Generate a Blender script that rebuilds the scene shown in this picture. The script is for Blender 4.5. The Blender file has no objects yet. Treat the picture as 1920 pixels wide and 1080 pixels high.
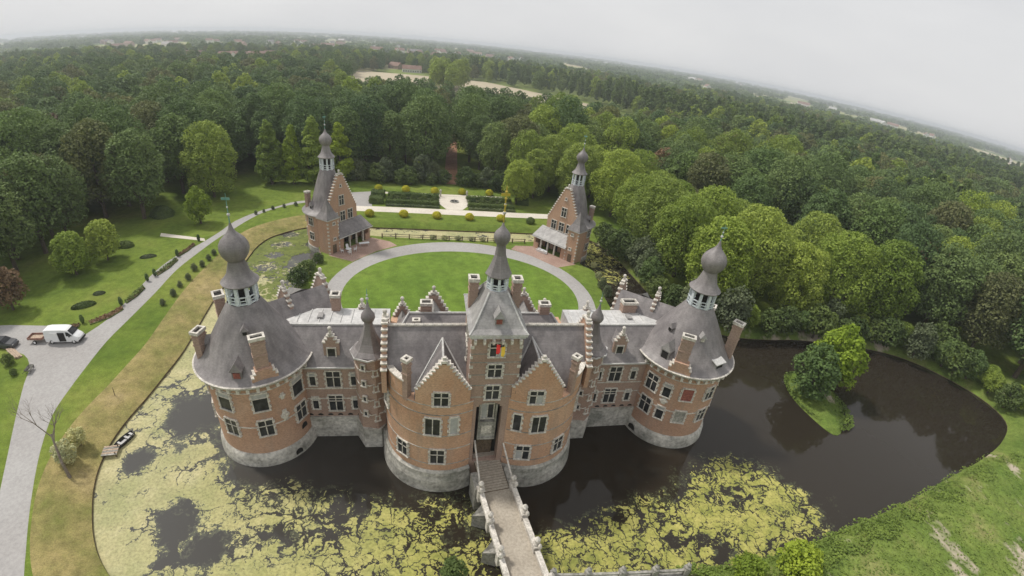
import bpy, bmesh, math, random
import numpy as np
from mathutils import Matrix, Vector
RN = random.Random(11)
SC = bpy.context.scene
COL = SC.collection
rad = math.radians
# ------------------------------------------------------------------ camera (wide drone lens, solved from horizon and verticals)
PITCH, ROLL, YAW = rad(-28.2126), rad(6.8208), rad(-12.35)
CAM = Vector((-7.19, -42.91, 44.0))
LK = (1.1977069, -0.22389455, -0.00448921)          # angle = polynomial of radius / 1000 px (1920 px wide frame)
def cam_dir(x, y, z):
    c, s = math.cos(ROLL), math.sin(ROLL); x, y = c*x - s*y, s*x + c*y
    c, s = math.cos(PITCH), math.sin(PITCH); x, y, z = x, c*z - s*y, s*z + c*y
    c, s = math.cos(YAW), math.sin(YAW); return Vector((c*x - s*y, s*x + c*y, z))
def G(px, py, z=1.5):
    """pixel of the 1920x1080 photograph -> ground position at height z"""
    dx, dy = px - 960, 540 - py; r = math.hypot(dx, dy); q = r/1000
    th = LK[0]*q + LK[1]*q*q + LK[2]*q**3; s = math.sin(th)/max(r, 1e-6)
    d = cam_dir(dx*s, dy*s, math.cos(th)); t = (z - CAM.z)/d.z
    return (CAM.x + d.x*t, CAM.y + d.y*t)
cd = bpy.data.cameras.new('camera'); cam = bpy.data.objects.new('camera', cd); COL.objects.link(cam); SC.camera = cam
_m = Matrix((cam_dir(1,0,0), cam_dir(0,1,0), -cam_dir(0,0,1))).transposed().to_4x4(); _m.translation = CAM; cam.matrix_world = _m
cd.type = 'PANO'; cd.panorama_type = 'FISHEYE_LENS_POLYNOMIAL'
cd.sensor_fit = 'HORIZONTAL'; cd.sensor_width = 36; cd.sensor_height = 20.25; cd.fisheye_fov = rad(180)
_k = 1.92/36
cd.fisheye_polynomial_k0 = 0; cd.fisheye_polynomial_k1 = -LK[0]*_k; cd.fisheye_polynomial_k2 = -LK[1]*_k**2
cd.fisheye_polynomial_k3 = -LK[2]*_k**3; cd.fisheye_polynomial_k4 = 0
cd.clip_start = 0.5; cd.clip_end = 40000
# ------------------------------------------------------------------ world, sun, exposure
SUN_TO = Vector((-0.80, 0.50, 0)).normalized(); SUN_EL = rad(56)
w = bpy.data.worlds.new('World'); SC.world = w; w.use_nodes = True
nt = w.node_tree; bg = nt.nodes['Background']
sky = nt.nodes.new('ShaderNodeTexSky'); sky.sky_type = 'NISHITA'; sky.sun_disc = False
sky.sun_elevation = SUN_EL; sky.sun_rotation = math.atan2(SUN_TO.x, SUN_TO.y); sky.air_density = 1.4; sky.dust_density = 4.0; sky.ozone_density = 1.0
hs = nt.nodes.new('ShaderNodeHueSaturation'); hs.inputs['Saturation'].default_value = 0.35
nt.links.new(sky.outputs[0], hs.inputs['Color'])
tc = nt.nodes.new('ShaderNodeTexCoord'); mp = nt.nodes.new('ShaderNodeMapping'); mp.inputs['Scale'].default_value = (1.6, 1.6, 5)
nt.links.new(tc.outputs['Generated'], mp.inputs[0])
nz = nt.nodes.new('ShaderNodeTexNoise'); nz.inputs['Scale'].default_value = 1.6; nz.inputs['Detail'].default_value = 6; nz.inputs['Roughness'].default_value = 0.5
nt.links.new(mp.outputs[0], nz.inputs['Vector'])
cr = nt.nodes.new('ShaderNodeValToRGB'); cr.color_ramp.elements[0].position = .25; cr.color_ramp.elements[1].position = .75
cr.color_ramp.elements[0].color = (7.7, 7.75, 7.9, 1); cr.color_ramp.elements[1].color = (8.8, 8.8, 8.8, 1)
nt.links.new(nz.outputs[0], cr.inputs[0])
mx = nt.nodes.new('ShaderNodeMix'); mx.data_type = 'RGBA'; mx.inputs['Factor'].default_value = 0.86
nt.links.new(hs.outputs[0], mx.inputs['A']); nt.links.new(cr.outputs[0], mx.inputs['B'])
nt.links.new(mx.outputs['Result'], bg.inputs['Color']); bg.inputs['Strength'].default_value = 0.1
sl = bpy.data.lights.new('sun', 'SUN'); sl.energy = 2.9; sl.angle = rad(6); sl.color = (1.0, 0.95, 0.87)
so = bpy.data.objects.new('sun', sl); COL.objects.link(so)
_to = Vector((SUN_TO.x*math.cos(SUN_EL), SUN_TO.y*math.cos(SUN_EL), math.sin(SUN_EL)))
so.rotation_euler = _to.to_track_quat('Z', 'Y').to_euler()
SC.view_settings.view_transform = 'Standard'; SC.view_settings.look = 'None'; SC.view_settings.exposure = 0.0; SC.view_settings.gamma = 1.0
SC.render.engine = 'CYCLES'; SC.cycles.max_bounces = 6; SC.cycles.diffuse_bounces = 3; SC.cycles.transmission_bounces = 3
SC.cycles.volume_bounces = 0; SC.cycles.transparent_max_bounces = 8; SC.cycles.use_denoising = True
SC.cycles.sample_clamp_indirect = 6; SC.cycles.caustics_reflective = False; SC.cycles.caustics_refractive = False
# ------------------------------------------------------------------ materials
def newmat(name, rough=.8, spec=.3):
    m = bpy.data.materials.new(name); m.use_nodes = True; n = m.node_tree
    b = n.nodes['Principled BSDF']; b.inputs['Roughness'].default_value = rough
    b.inputs['Specular IOR Level'].default_value = spec
    return m, n, b
def node(n, t, **kw):
    x = n.nodes.new(t)
    for k, v in kw.items():
        if k in x.inputs: x.inputs[k].default_value = v
        else: setattr(x, k, v)
    return x
def mixc(n, fac, a, b, blend='MIX'):
    x = n.nodes.new('ShaderNodeMix'); x.data_type = 'RGBA'; x.blend_type = blend
    for s, v in (('Factor', fac), ('A', a), ('B', b)):
        if hasattr(v, 'is_linked'): n.links.new(v, x.inputs[s])
        elif s == 'Factor': x.inputs[s].default_value = v
        else: x.inputs[s].default_value = (*v, 1)
    return x.outputs['Result']
def math_(n, op, a, b=0.0, c=None):
    x = n.nodes.new('ShaderNodeMath'); x.operation = op
    for i, v in enumerate((a, b) if c is None else (a, b, c)):
        if hasattr(v, 'is_linked'): n.links.new(v, x.inputs[i])
        else: x.inputs[i].default_value = v
    return x.outputs[0]
def coords(n, scale=(1, 1, 1), kind='Object'):
    t = n.nodes.new('ShaderNodeTexCoord'); m = n.nodes.new('ShaderNodeMapping'); m.inputs['Scale'].default_value = scale
    n.links.new(t.outputs[kind], m.inputs[0]); return m.outputs[0]
def noise(n, vec, scale, detail=4, rough=.55):
    x = node(n, 'ShaderNodeTexNoise', Scale=scale, Detail=detail, Roughness=rough); n.links.new(vec, x.inputs['Vector']); return x.outputs[0]
def ramp(n, fac, stops):
    x = n.nodes.new('ShaderNodeValToRGB'); e = x.color_ramp.elements
    while len(e) < len(stops): e.new(.5)
    for q, (p, c) in zip(e, stops): q.position = p; q.color = (*c, 1)
    n.links.new(fac, x.inputs[0]); return x.outputs[0]
def bump(n, b, h, strength=.3, dist=.05):
    x = node(n, 'ShaderNodeBump', Strength=strength, Distance=dist); n.links.new(h, x.inputs['Height']); n.links.new(x.outputs[0], b.inputs['Normal'])
def noisy(name, cols, scale, rough=.85, spec=.25, stretch=(1, 1, 1), fine=None, fine_amt=.35, bmp=0, lo=.32, hi=.68):
    m, n, b = newmat(name, rough, spec)
    v = coords(n, stretch); f = noise(n, v, scale, 5)
    k = len(cols); c = ramp(n, f, [(lo + (hi - lo)*i/max(1, k - 1), q) for i, q in enumerate(cols)])
    if fine:
        g = noise(n, coords(n), fine, 3, .6); d = ramp(n, g, [(.3, (1 - fine_amt,)*3), (.7, (1 + fine_amt,)*3)])
        c = mixc(n, 1.0, c, d, 'MULTIPLY')
        if bmp: bump(n, b, g, bmp, .06)
    n.links.new(c, b.inputs['Base Color']); return m
def brickmat(name, a, b2, dirt):
    m, n, b = newmat(name, .88, .2)
    v = coords(n)
    big = noise(n, v, .22, 5, .6); c = ramp(n, big, [(.33, a), (.66, b2)])
    sp = noise(n, coords(n, (1, 1, 2.6)), 4.2, 3, .75); c = mixc(n, 1.0, c, ramp(n, sp, [(.25, (.62,)*3), (.5, (1,)*3), (.78, (1.38, 1.36, 1.34))]), 'MULTIPLY')
    st = noise(n, coords(n, (1.1, 1.1, .16)), 1.0, 5, .6); c = mixc(n, ramp(n, st, [(.52, (0,)*3), (.75, (.55,)*3)]), c, dirt)
    wv = node(n, 'ShaderNodeTexWave', Scale=2.1, Distortion=.25, bands_direction='Z'); n.links.new(v, wv.inputs['Vector'])
    c = mixc(n, 1.0, c, ramp(n, wv.outputs[0], [(0, (.9,)*3), (1, (1.04,)*3)]), 'MULTIPLY')
    n.links.new(c, b.inputs['Base Color']); bump(n, b, sp, .35, .03); return m
def slatemat(name, a, b2, rough=.5):
    m, n, b = newmat(name, rough, .4)
    v = coords(n)
    big = noise(n, v, .3, 5, .6); c = ramp(n, big, [(.36, a), (.64, b2)])
    st = noise(n, coords(n, (1.3, 1.3, .14)), 1.0, 5, .65); c = mixc(n, 1.0, c, ramp(n, st, [(.3, (.74,)*3), (.7, (1.3,)*3)]), 'MULTIPLY')
    br = node(n, 'ShaderNodeTexNoise', Scale=5.0, Detail=2); n.links.new(coords(n, (1, 1, 2.2)), br.inputs['Vector'])
    c = mixc(n, 1.0, c, ramp(n, br.outputs[0], [(.3, (.9,)*3), (.7, (1.1,)*3)]), 'MULTIPLY')
    wv = node(n, 'ShaderNodeTexWave', Scale=1.25, Distortion=.4, bands_direction='Z'); n.links.new(v, wv.inputs['Vector'])
    c = mixc(n, 1.0, c, ramp(n, wv.outputs[0], [(0, (.955,)*3), (.35, (1.01,)*3)]), 'MULTIPLY')
    n.links.new(c, b.inputs['Base Color']); bump(n, b, br.outputs[0], .25, .04)
    return m
M = {}
M['brick'] = brickmat('brick', (.43, .265, .185), (.505, .335, .24), (.32, .26, .22))
M['brick_warm'] = brickmat('brick_warm', (.48, .285, .185), (.56, .365, .25), (.33, .26, .21))
M['brick_dull'] = brickmat('brick_dull', (.335, .235, .19), (.40, .29, .235), (.27, .23, .205))
M['slate'] = slatemat('slate', (.168, .153, .153), (.23, .212, .208))
M['slate_pale'] = slatemat('slate_pale', (.245, .235, .23), (.33, .32, .31))
M['stone'] = noisy('stone', [(.44, .41, .365), (.66, .625, .565)], .9, fine=5, bmp=.2)
M['stone_grey'] = noisy('stone_grey', [(.17, .165, .145), (.30, .29, .26), (.40, .385, .35)], .5, fine=3.5, bmp=.3, stretch=(1, 1, .6))
M['plinth'] = noisy('plinth', [(.23, .23, .20), (.40, .385, .345), (.52, .50, .455)], .35, fine=2.5, bmp=.3, stretch=(1, 1, 1.6))
M['lead'] = noisy('lead', [(.38, .375, .37), (.50, .495, .485), (.60, .59, .575)], .35, rough=.5, spec=.4, fine=2.5, fine_amt=.15)
M['leadtrim'] = noisy('leadtrim', [(.42, .415, .405), (.58, .57, .55)], .6, rough=.55, fine=4, fine_amt=.2)
M['bluewhite'] = noisy('bluewhite', [(.50, .55, .58), (.66, .70, .72)], 1.5, rough=.5, fine=6, fine_amt=.15)
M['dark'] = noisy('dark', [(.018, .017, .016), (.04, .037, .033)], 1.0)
M['glass'], _n, _b = newmat('glass', .3, .3); _b.inputs['Base Color'].default_value = (.03, .032, .036, 1)
_n.links.new(ramp(_n, noise(_n, coords(_n), 1.3, 2), [(.42, (.018, .019, .021)), (.66, (.05, .052, .055))]), _b.inputs['Base Color'])
M['curtain'] = noisy('curtain', [(.34, .34, .33), (.46, .46, .45)], 2, rough=.6)
M['redpaint'] = noisy('redpaint', [(.22, .075, .06), (.30, .11, .085)], 1.4, fine=6)
M['copper'] = noisy('copper', [(.12, .26, .22), (.2, .36, .31)], 2)
M['gilt'], _n, _b = newmat('gilt', .35, .5); _b.inputs['Base Color'].default_value = (.62, .47, .10, 1); _b.inputs['Metallic'].default_value = .6
M['iron'] = noisy('iron', [(.03, .03, .03), (.06, .055, .05)], 3, rough=.6)
M['gravel'] = noisy('gravel', [(.315, .30, .29), (.37, .36, .35)], .09, fine=3, fine_amt=.12, bmp=.2)
M['gravel_pale'] = noisy('gravel_pale', [(.56, .51, .44), (.66, .61, .53)], .2, fine=3, fine_amt=.1)
M['paving'] = noisy('paving', [(.30, .20, .16), (.38, .27, .22)], .4, fine=4, fine_amt=.25)
M['deck'] = noisy('deck', [(.33, .29, .235), (.42, .375, .31)], .35, fine=4, fine_amt=.2, bmp=.2)
def grassmat(name, a, b2, c3, s1=.12, s2=1.4, patch=None):
    m, n, b = newmat(name, .9, .15); v = coords(n)
    c = ramp(n, noise(n, v, s1, 5, .6), [(.32, a), (.55, b2), (.72, c3)])
    c = mixc(n, 1.0, c, ramp(n, noise(n, v, s2, 4, .7), [(.3, (.72,)*3), (.7, (1.26,)*3)]), 'MULTIPLY')
    f = noise(n, v, 7.0, 2, .7); c = mixc(n, 1.0, c, ramp(n, f, [(.3, (.75,)*3), (.7, (1.25,)*3)]), 'MULTIPLY')
    if patch:
        p = noise(n, coords(n, (1, .6, 1)), patch[0], 4, .6); c = mixc(n, ramp(n, p, [(patch[1], (0,)*3), (patch[1] + .07, (1,)*3)]), c, patch[2])
    n.links.new(c, b.inputs['Base Color']); bump(n, b, f, .5, .1); return m
M['lawn'] = grassmat('lawn', (.10, .17, .024), (.13, .205, .03), (.165, .23, .042), .06, .5)
M['turf'] = grassmat('turf', (.09, .145, .022), (.14, .195, .034), (.21, .22, .06), .05, .6)
M['drygrass'] = grassmat('drygrass', (.16, .17, .048), (.29, .24, .10), (.37, .29, .15), .13, .9)
M['rough_grass'] = grassmat('rough_grass', (.09, .145, .026), (.145, .195, .042), (.23, .23, .085), .14, 1.1, patch=(.15, .585, (.42, .36, .28)))
M['soil'] = noisy('soil', [(.13, .085, .06), (.22, .15, .11)], .3, fine=2)
M['litter'] = noisy('litter', [(.26, .13, .075), (.36, .21, .13)], .25, fine=2)
M['wheat'] = noisy('wheat', [(.38, .325, .23), (.46, .40, .29)], .02, fine=.3, fine_amt=.1, stretch=(1, .2, 1))
M['meadow'] = noisy('meadow', [(.36, .37, .12), (.45, .45, .16)], .02)
M['timber'] = noisy('timber', [(.10, .075, .05), (.17, .13, .09)], 2, fine=6)
M['timber_pale'] = noisy('timber_pale', [(.36, .27, .2), (.48, .38, .29)], 2, fine=6, stretch=(1, 6, 1))
M['white'] = noisy('white', [(.72, .73, .74), (.80, .80, .80)], 1, rough=.35, spec=.5)
M['black'] = noisy('black', [(.02, .02, .02), (.035, .035, .035)], 2, rough=.6)
M['carpaint'] = noisy('carpaint', [(.05, .052, .058), (.07, .072, .078)], 1, rough=.3, spec=.5)
M['rust'] = noisy('rust', [(.22, .11, .085), (.32, .19, .15)], 2, fine=5)
M['flagred'] = noisy('flagred', [(.55, .03, .03), (.62, .05, .04)], 2)
M['flagyellow'] = noisy('flagyellow', [(.75, .5, .05), (.8, .56, .08)], 2)
M['bark'] = noisy('bark', [(.07, .055, .04), (.14, .11, .085)], 1.5, fine=6, stretch=(1, 1, .3))
M['bark_pale'] = noisy('bark_pale', [(.16, .13, .105), (.25, .215, .18)], 1.5, fine=6, stretch=(1, 1, .3))
M['tile'] = noisy('tile', [(.20, .125, .10), (.28, .18, .145)], .4, fine=3)
M['render'] = noisy('render', [(.58, .56, .52), (.70, .68, .64)], .3)
def leafmat(name, a, b2, trans=.28):
    m, n, b = newmat(name, .65, .2)
    oi = n.nodes.new('ShaderNodeObjectInfo')
    c = ramp(n, oi.outputs['Random'], [(0, a), (1, b2)])
    r2 = math_(n, 'FRACT', math_(n, 'MULTIPLY', oi.outputs['Random'], 7.31))
    c = mixc(n, 1.0, c, ramp(n, r2, [(0, (.72, .76, .8)), (.6, (1.0, 1.0, 1.0)), (1, (1.16, 1.12, 1.02))]), 'MULTIPLY')
    c = mixc(n, 1.0, c, ramp(n, noise(n, coords(n), .55, 3, .6), [(.3, (.7, .74, .74)), (.7, (1.34, 1.28, 1.2))]), 'MULTIPLY')
    n.links.new(c, b.inputs['Base Color'])
    t = n.nodes.new('ShaderNodeBsdfTranslucent'); n.links.new(c, t.inputs[0])
    mxs = n.nodes.new('ShaderNodeMixShader'); mxs.inputs[0].default_value = trans
    o = [q for q in n.nodes if q.type == 'OUTPUT_MATERIAL'][0]
    n.links.new(b.outputs[0], mxs.inputs[1]); n.links.new(t.outputs[0], mxs.inputs[2]); n.links.new(mxs.outputs[0], o.inputs[0]); return m
M['leaf_dark'] = leafmat('leaf_dark', (.105, .172, .064), (.15, .215, .08))
M['leaf_mid'] = leafmat('leaf_mid', (.135, .21, .066), (.185, .25, .085))
M['leaf_bright'] = leafmat('leaf_bright', (.245, .335, .058), (.30, .375, .08), .32)
M['leaf_lime'] = leafmat('leaf_lime', (.24, .34, .035), (.29, .37, .05))
M['leaf_yellow'] = leafmat('leaf_yellow', (.50, .49, .04), (.57, .54, .05))
M['leaf_hedge'] = leafmat('leaf_hedge', (.105, .155, .048), (.14, .19, .06))
M['leaf_grey'] = leafmat('leaf_grey', (.13, .165, .085), (.17, .20, .11))
M['leaf_olive'] = leafmat('leaf_olive', (.15, .175, .065), (.20, .21, .085))
M['leaf_red'] = leafmat('leaf_red', (.19, .125, .075), (.23, .155, .09))
M['leaf_cream'] = leafmat('leaf_cream', (.46, .48, .24), (.54, .54, .32))
M['leaf_tuss'] = leafmat('leaf_tuss', (.13, .19, .04), (.13, .19, .04), .1)
M['lily'] = leafmat('lily', (.15, .19, .045), (.22, .24, .07), .05)
# ------------------------------------------------------------------ mesh helpers
class MB:
    def __init__(s): s.V = []; s.F = []
    def add(s, V, F):
        o = len(s.V); s.V += [tuple(v) for v in V]; s.F += [tuple(i + o for i in f) for f in F]; return s
    def box(s, x0, y0, z0, x1, y1, z1):
        return s.add([(x0,y0,z0),(x1,y0,z0),(x1,y1,z0),(x0,y1,z0),(x0,y0,z1),(x1,y0,z1),(x1,y1,z1),(x0,y1,z1)],
                     [(3,2,1,0),(4,5,6,7),(0,1,5,4),(1,2,6,5),(2,3,7,6),(3,0,4,7)])
    def obox(s, c, size, a=0, tilt=0):
        m = Matrix.Rotation(a, 3, 'Z') @ Matrix.Rotation(tilt, 3, 'X'); hx, hy, hz = (q/2 for q in size); o = Vector(c)
        V = [o + m @ Vector((sx*hx, sy*hy, sz*hz)) for sz in (-1, 1) for sx, sy in ((-1,-1),(1,-1),(1,1),(-1,1))]
        return s.add(V, [(3,2,1,0),(4,5,6,7),(0,1,5,4),(1,2,6,5),(2,3,7,6),(3,0,4,7)])
    def prism(s, P, z0, z1):
        n = len(P); zt = z1 if hasattr(z1, '__len__') else [z1]*n
        V = [(p[0], p[1], z0) for p in P] + [(p[0], p[1], zt[i]) for i, p in enumerate(P)]
        return s.add(V, [tuple(range(n))[::-1], tuple(range(n, 2*n))] + [(i, (i+1) % n, n + (i+1) % n, n + i) for i in range(n)])
    def lathe(s, prof, cx=0, cy=0, n=32, closed=False, a0=0.0, a1=None, cap=False):
        full = a1 is None; a1 = 2*math.pi if full else a1; k = n if full else n + 1; V = []; F = []; L = len(prof)
        for i in range(k):
            a = a0 + (a1 - a0)*i/n
            for r, z in prof: V.append((cx + r*math.sin(a), cy - r*math.cos(a), z))
        for i in range(n):
            j = (i + 1) % k
            for q in range(L if closed else L - 1):
                p = (q + 1) % L; F.append((i*L + q, j*L + q, j*L + p, i*L + p))
        if not full:
            F.append(tuple(range(L))); F.append(tuple(range(n*L, n*L + L))[::-1])
        elif cap:
            F.append(tuple(i*L + L - 1 for i in range(n)))
        return s.add(V, F)
    def tube(s, p0, p1, r0, r1=None, n=8):
        r1 = r0 if r1 is None else r1; p0, p1 = Vector(p0), Vector(p1); d = (p1 - p0).normalized(); q = d.to_track_quat('Z', 'Y').to_matrix()
        V = []
        for p, r in ((p0, r0), (p1, r1)):
            for i in range(n): a = 2*math.pi*i/n; V.append(p + q @ Vector((r*math.cos(a), r*math.sin(a), 0)))
        return s.add(V, [(i, (i+1) % n, n + (i+1) % n, n + i) for i in range(n)] + [tuple(range(n))[::-1], tuple(range(n, 2*n))])
    def ball(s, c, r, n=10, m=6, sz=1.0):
        return s.lathe([(max(r*math.sin(math.pi*i/m), .001), c[2] - sz*r*math.cos(math.pi*i/m)) for i in range(m + 1)], c[0], c[1], n)
    def poly(s, P): return s.add(P, [tuple(range(len(P)))])
    def mesh(s, name, smooth=False):
        me = bpy.data.meshes.new(name); me.from_pydata(s.V, [], s.F)
        if smooth: me.shade_smooth(); 
        me.update(); return me
def link(name, me, mat, parent=None, loc=(0, 0, 0), rz=0.0, scale=None):
    if mat is not None and len(me.materials) == 0: me.materials.append(M[mat] if isinstance(mat, str) else mat)
    o = bpy.data.objects.new(name, me); COL.objects.link(o); o.location = loc; o.rotation_euler = (0, 0, rz)
    if scale: o.scale = scale
    if parent: o.parent = parent
    return o
def obj(name, mb, mat, parent=None, loc=(0, 0, 0), rz=0.0, smooth=False):
    me = mb.mesh(name, smooth)
    bm = bmesh.new(); bm.from_mesh(me); bmesh.ops.recalc_face_normals(bm, faces=bm.faces); bm.to_mesh(me); bm.free()
    if smooth:
        try: me.set_sharp_from_angle(angle=rad(38))
        except Exception: pass
    return link(name, me, mat, parent, loc, rz)
def tag(o, label, cat, group=None):
    o['label'] = label; o['category'] = cat
    if group: o['group'] = group
    return o
def thing(name, label, cat, loc=(0, 0, 0), rz=0.0, group=None):
    o = bpy.data.objects.new(name, None); COL.objects.link(o); o.location = loc; o.rotation_euler = (0, 0, rz); o.empty_display_size = .3
    return tag(o, label, cat, group)
def struct(o): o['kind'] = 'structure'; return o
def stuff(o, label, cat): o['kind'] = 'stuff'; return tag(o, label, cat)
def fill(loops, z):
    """flat sheet between closed loops (first outer, others holes)"""
    bm = bmesh.new()
    for L in loops:
        vs = [bm.verts.new((p[0], p[1], z)) for p in L]
        for i in range(len(vs)): bm.edges.new((vs[i], vs[(i+1) % len(vs)]))
    bmesh.ops.triangle_fill(bm, edges=bm.edges[:], use_beauty=True, normal=(0, 0, 1))
    me = bpy.data.meshes.new('sheet'); bm.to_mesh(me); bm.free(); return me
def smooth_loop(P, k=4, closed=True):
    out = []; n = len(P)
    for i in range(n if closed else n - 1):
        p0, p1, p2, p3 = (P[(i + d) % n] if closed else P[min(max(i + d, 0), n - 1)] for d in (-1, 0, 1, 2))
        for j in range(k):
            t = j/k; out.append(tuple(.5*((2*p1[c]) + (p2[c]-p0[c])*t + (2*p0[c]-5*p1[c]+4*p2[c]-p3[c])*t*t + (-p0[c]+3*p1[c]-3*p2[c]+p3[c])*t**3) for c in (0, 1)))
    if not closed: out.append(tuple(P[-1]))
    return out
def inside(x, y, P):
    c = False; j = len(P) - 1
    for i in range(len(P)):
        if (P[i][1] > y) != (P[j][1] > y) and x < (P[j][0]-P[i][0])*(y-P[i][1])/(P[j][1]-P[i][1]) + P[i][0]: c = not c
        j = i
    return c
def normals2d(P):
    out = []; n = len(P)
    for i in range(n):
        a, b = P[i-1], P[(i+1) % n]; d = math.hypot(b[0]-a[0], b[1]-a[1]) or 1; out.append(((b[1]-a[1])/d, -(b[0]-a[0])/d))
    return out
GZ = 1.5      # ground level above the moat water
# ------------------------------------------------------------------ the setting: ground, banks, moat, paths
MOAT = smooth_loop([(-29,-24.5),(-33.5,-22.3),(-36.6,-19.7),(-38.8,-17.6),(-40.5,-15.3),(-41.9,-12.8),(-43.3,-9.8),(-44.3,-6.4),(-44.7,-2.6),(-44.5,1),(-43.9,5.1),(-43.5,9.9),(-43.2,15.9),(-43.9,25.5),(-44.3,32),(-44.2,39),(-43.8,46),(-43.8,52.6),(-43.1,56.8),(-41.7,59.8),(-38.5,63.3),(-35,65.6),(-30,66.6),(-21,66.8),(0,66.9),(21,67),(33,65.5),(37.5,60),(39,52),(39.5,42),(40,32),(43,24),(49,19.5),(57,18),(65,17.5),(76,15),(85.5,11),(91.5,4.5),(95,-4),(93.8,-10.3),(87.5,-13.8),(78,-16.2),(64,-18.2),(52.7,-20),(43,-20.9),(36,-21.8),(28,-22.4),(19.8,-22.2),(10,-21.8),(4,-21.6),(-3,-22),(-10,-23.4),(-20,-25)], 4)
MOAT = MOAT[::-1]          # clockwise in list order -> normals point outwards
nrm = normals2d(MOAT)
_ar = sum(MOAT[i-1][0]*p[1] - p[0]*MOAT[i-1][1] for i, p in enumerate(MOAT))
sg = 1 if _ar > 0 else -1
def off(p):
    if p[0] < -30 and p[1] > -23: return 5.6
    if p[1] > 60: return 2.0
    if p[0] > 40 and p[1] < 0: return 3.2
    return 2.2
HOLE = [(p[0] + sg*n_[0]*off(p), p[1] + sg*n_[1]*off(p)) for p, n_ in zip(MOAT, nrm)]
big = [(9000*math.cos(2*math.pi*i/72), 9000*math.sin(2*math.pi*i/72)) for i in range(72)]
m, n, b = newmat('ground', .95, .1)
v = coords(n)
c1 = ramp(n, noise(n, v, .05, 5, .6), [(.32, (.085, .135, .022)), (.52, (.14, .19, .033)), (.7, (.205, .22, .055))])
c1 = mixc(n, 1.0, c1, ramp(n, noise(n, v, .7, 4, .7), [(.3, (.75,)*3), (.7, (1.25,)*3)]), 'MULTIPLY')
f7 = noise(n, v, 6.0, 2, .7); c1 = mixc(n, 1.0, c1, ramp(n, f7, [(.3, (.8,)*3), (.7, (1.2,)*3)]), 'MULTIPLY')
vo = node(n, 'ShaderNodeTexVoronoi', Scale=.0042); n.links.new(coords(n, (1, .6, 1)), vo.inputs['Vector'])
sepc = n.nodes.new('ShaderNodeSeparateColor'); n.links.new(vo.outputs['Color'], sepc.inputs[0])
c2 = ramp(n, sepc.outputs[0], [(0, (.09, .14, .035)), (.35, (.14, .19, .05)), (.55, (.30, .31, .12)), (.75, (.42, .37, .22)), (1, (.13, .17, .05))])
gl = n.nodes.new('ShaderNodeVectorMath'); gl.operation = 'LENGTH'; n.links.new(v, gl.inputs[0])
far = ramp(n, math_(n, 'DIVIDE', gl.outputs['Value'], 1000), [(.34, (0,)*3), (.42, (1,)*3)])
n.links.new(mixc(n, far, c1, c2), b.inputs['Base Color']); bump(n, b, f7, .5, .1); M['ground'] = m
me = fill([big, HOLE], GZ)
struct(link('ground', me, 'ground'))
def in_moat(x, y): return inside(x, y, MOAT)
# sloping banks between lawn and water
def strip(name, pts_sel, mat, zin=.32, edge='timber'):
    mb = MB(); eb = MB(); n = len(MOAT)
    for i in range(n):
        j = (i + 1) % n
        if not (pts_sel(MOAT[i]) ): continue
        def row(q):
            a, b = HOLE[q], MOAT[q]; r = []
            for t in (0, .3, .6, .85, 1): 
                zz = GZ + (zin - GZ)*(t**1.6); r.append((a[0] + (b[0]-a[0])*t, a[1] + (b[1]-a[1])*t, zz + (.06*math.sin(q*1.7 + t*5) if 0 < t < 1 else 0)))
            return r
        A, B = row(i), row(j)
        for k in range(4): mb.add([A[k], B[k], B[k+1], A[k+1]], [(0, 1, 2, 3)])
        a, b = MOAT[i], MOAT[j]
        eb.add([(a[0], a[1], zin), (b[0], b[1], zin), (b[0], b[1], -.9), (a[0], a[1], -.9)], [(0, 1, 2, 3)])
    bm = bmesh.new(); me = mb.mesh(name); bm.from_mesh(me); bmesh.ops.remove_doubles(bm, verts=bm.verts, dist=.001); bmesh.ops.recalc_face_normals(bm, faces=bm.faces); bm.to_mesh(me); bm.free(); me.shade_smooth()
    s = struct(link(name, me, mat)); obj('bank_edge', eb, edge, s); return s
strip('moat_bank_left', lambda p: p[0] < -30 and p[1] > -24, 'drygrass')
strip('moat_bank_far', lambda p: p[1] > 60 and p[0] >= -30, 'turf')
strip('moat_bank_right', lambda p: p[1] <= 60 and p[0] > 30, 'rough_grass', .12)
strip('moat_bank_near', lambda p: not (p[0] < -30 and p[1] > -24) and not (p[1] > 60 and p[0] >= -30) and not (p[1] <= 60 and p[0] > 30), 'rough_grass', .12, 'stone_grey')
# ---- water with algae mats: attribute 'mat' = how much of the surface the algae covers, 'green' = freshness
def blob(cx, cy, r, s): return (cx, cy, r, s)
def W(px, py): return G(px, py, 0)
PLUS = [(33.5, 43, 6, .62), (34.5, 52, 6, .66), (33, 60, 6, .8), (34, 33, 4, .5), (-37, -3, 14, 1.06), (-38, 12, 12, 1.15), (-40, 24, 12, 1.12), (-38, -15, 9, 1.18), (-26, -17, 10, 1.0), (-16, -17, 10, 1.0), (-7, -18, 8, 1.02), (-30, -9, 7, .95), (-20, -11, 6, .72),
        (-40, 33, 8, .9), (-38, 44, 9, .5), (-36, 55, 9, .5), (-31, 62, 7, .6)]
for (px, py, r, s) in [(1370, 905, 7.5, 1.5), (1430, 950, 6.5, 1.5), (1340, 970, 6, 1.2), (1130, 1000, 7, 1.15), (1060, 1040, 5, 1.2), (1220, 960, 5, .8), (1150, 930, 4, .75), (1270, 1030, 6, 1.0), (1420, 1000, 5, .9), (1560, 930, 3, .4), (1480, 960, 5, .9),
                       (640, 910, 6, .95), (760, 970, 7, 1.1), (560, 910, 6, .95), (700, 1000, 8, 1.15), (830, 960, 5, 1.0)]:
    q = W(px, py); PLUS.append((*q, r, s))
for x in range(-24, 26, 6): PLUS.append((x, 62.5, 7, 1.15))
MINUS = []
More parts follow.
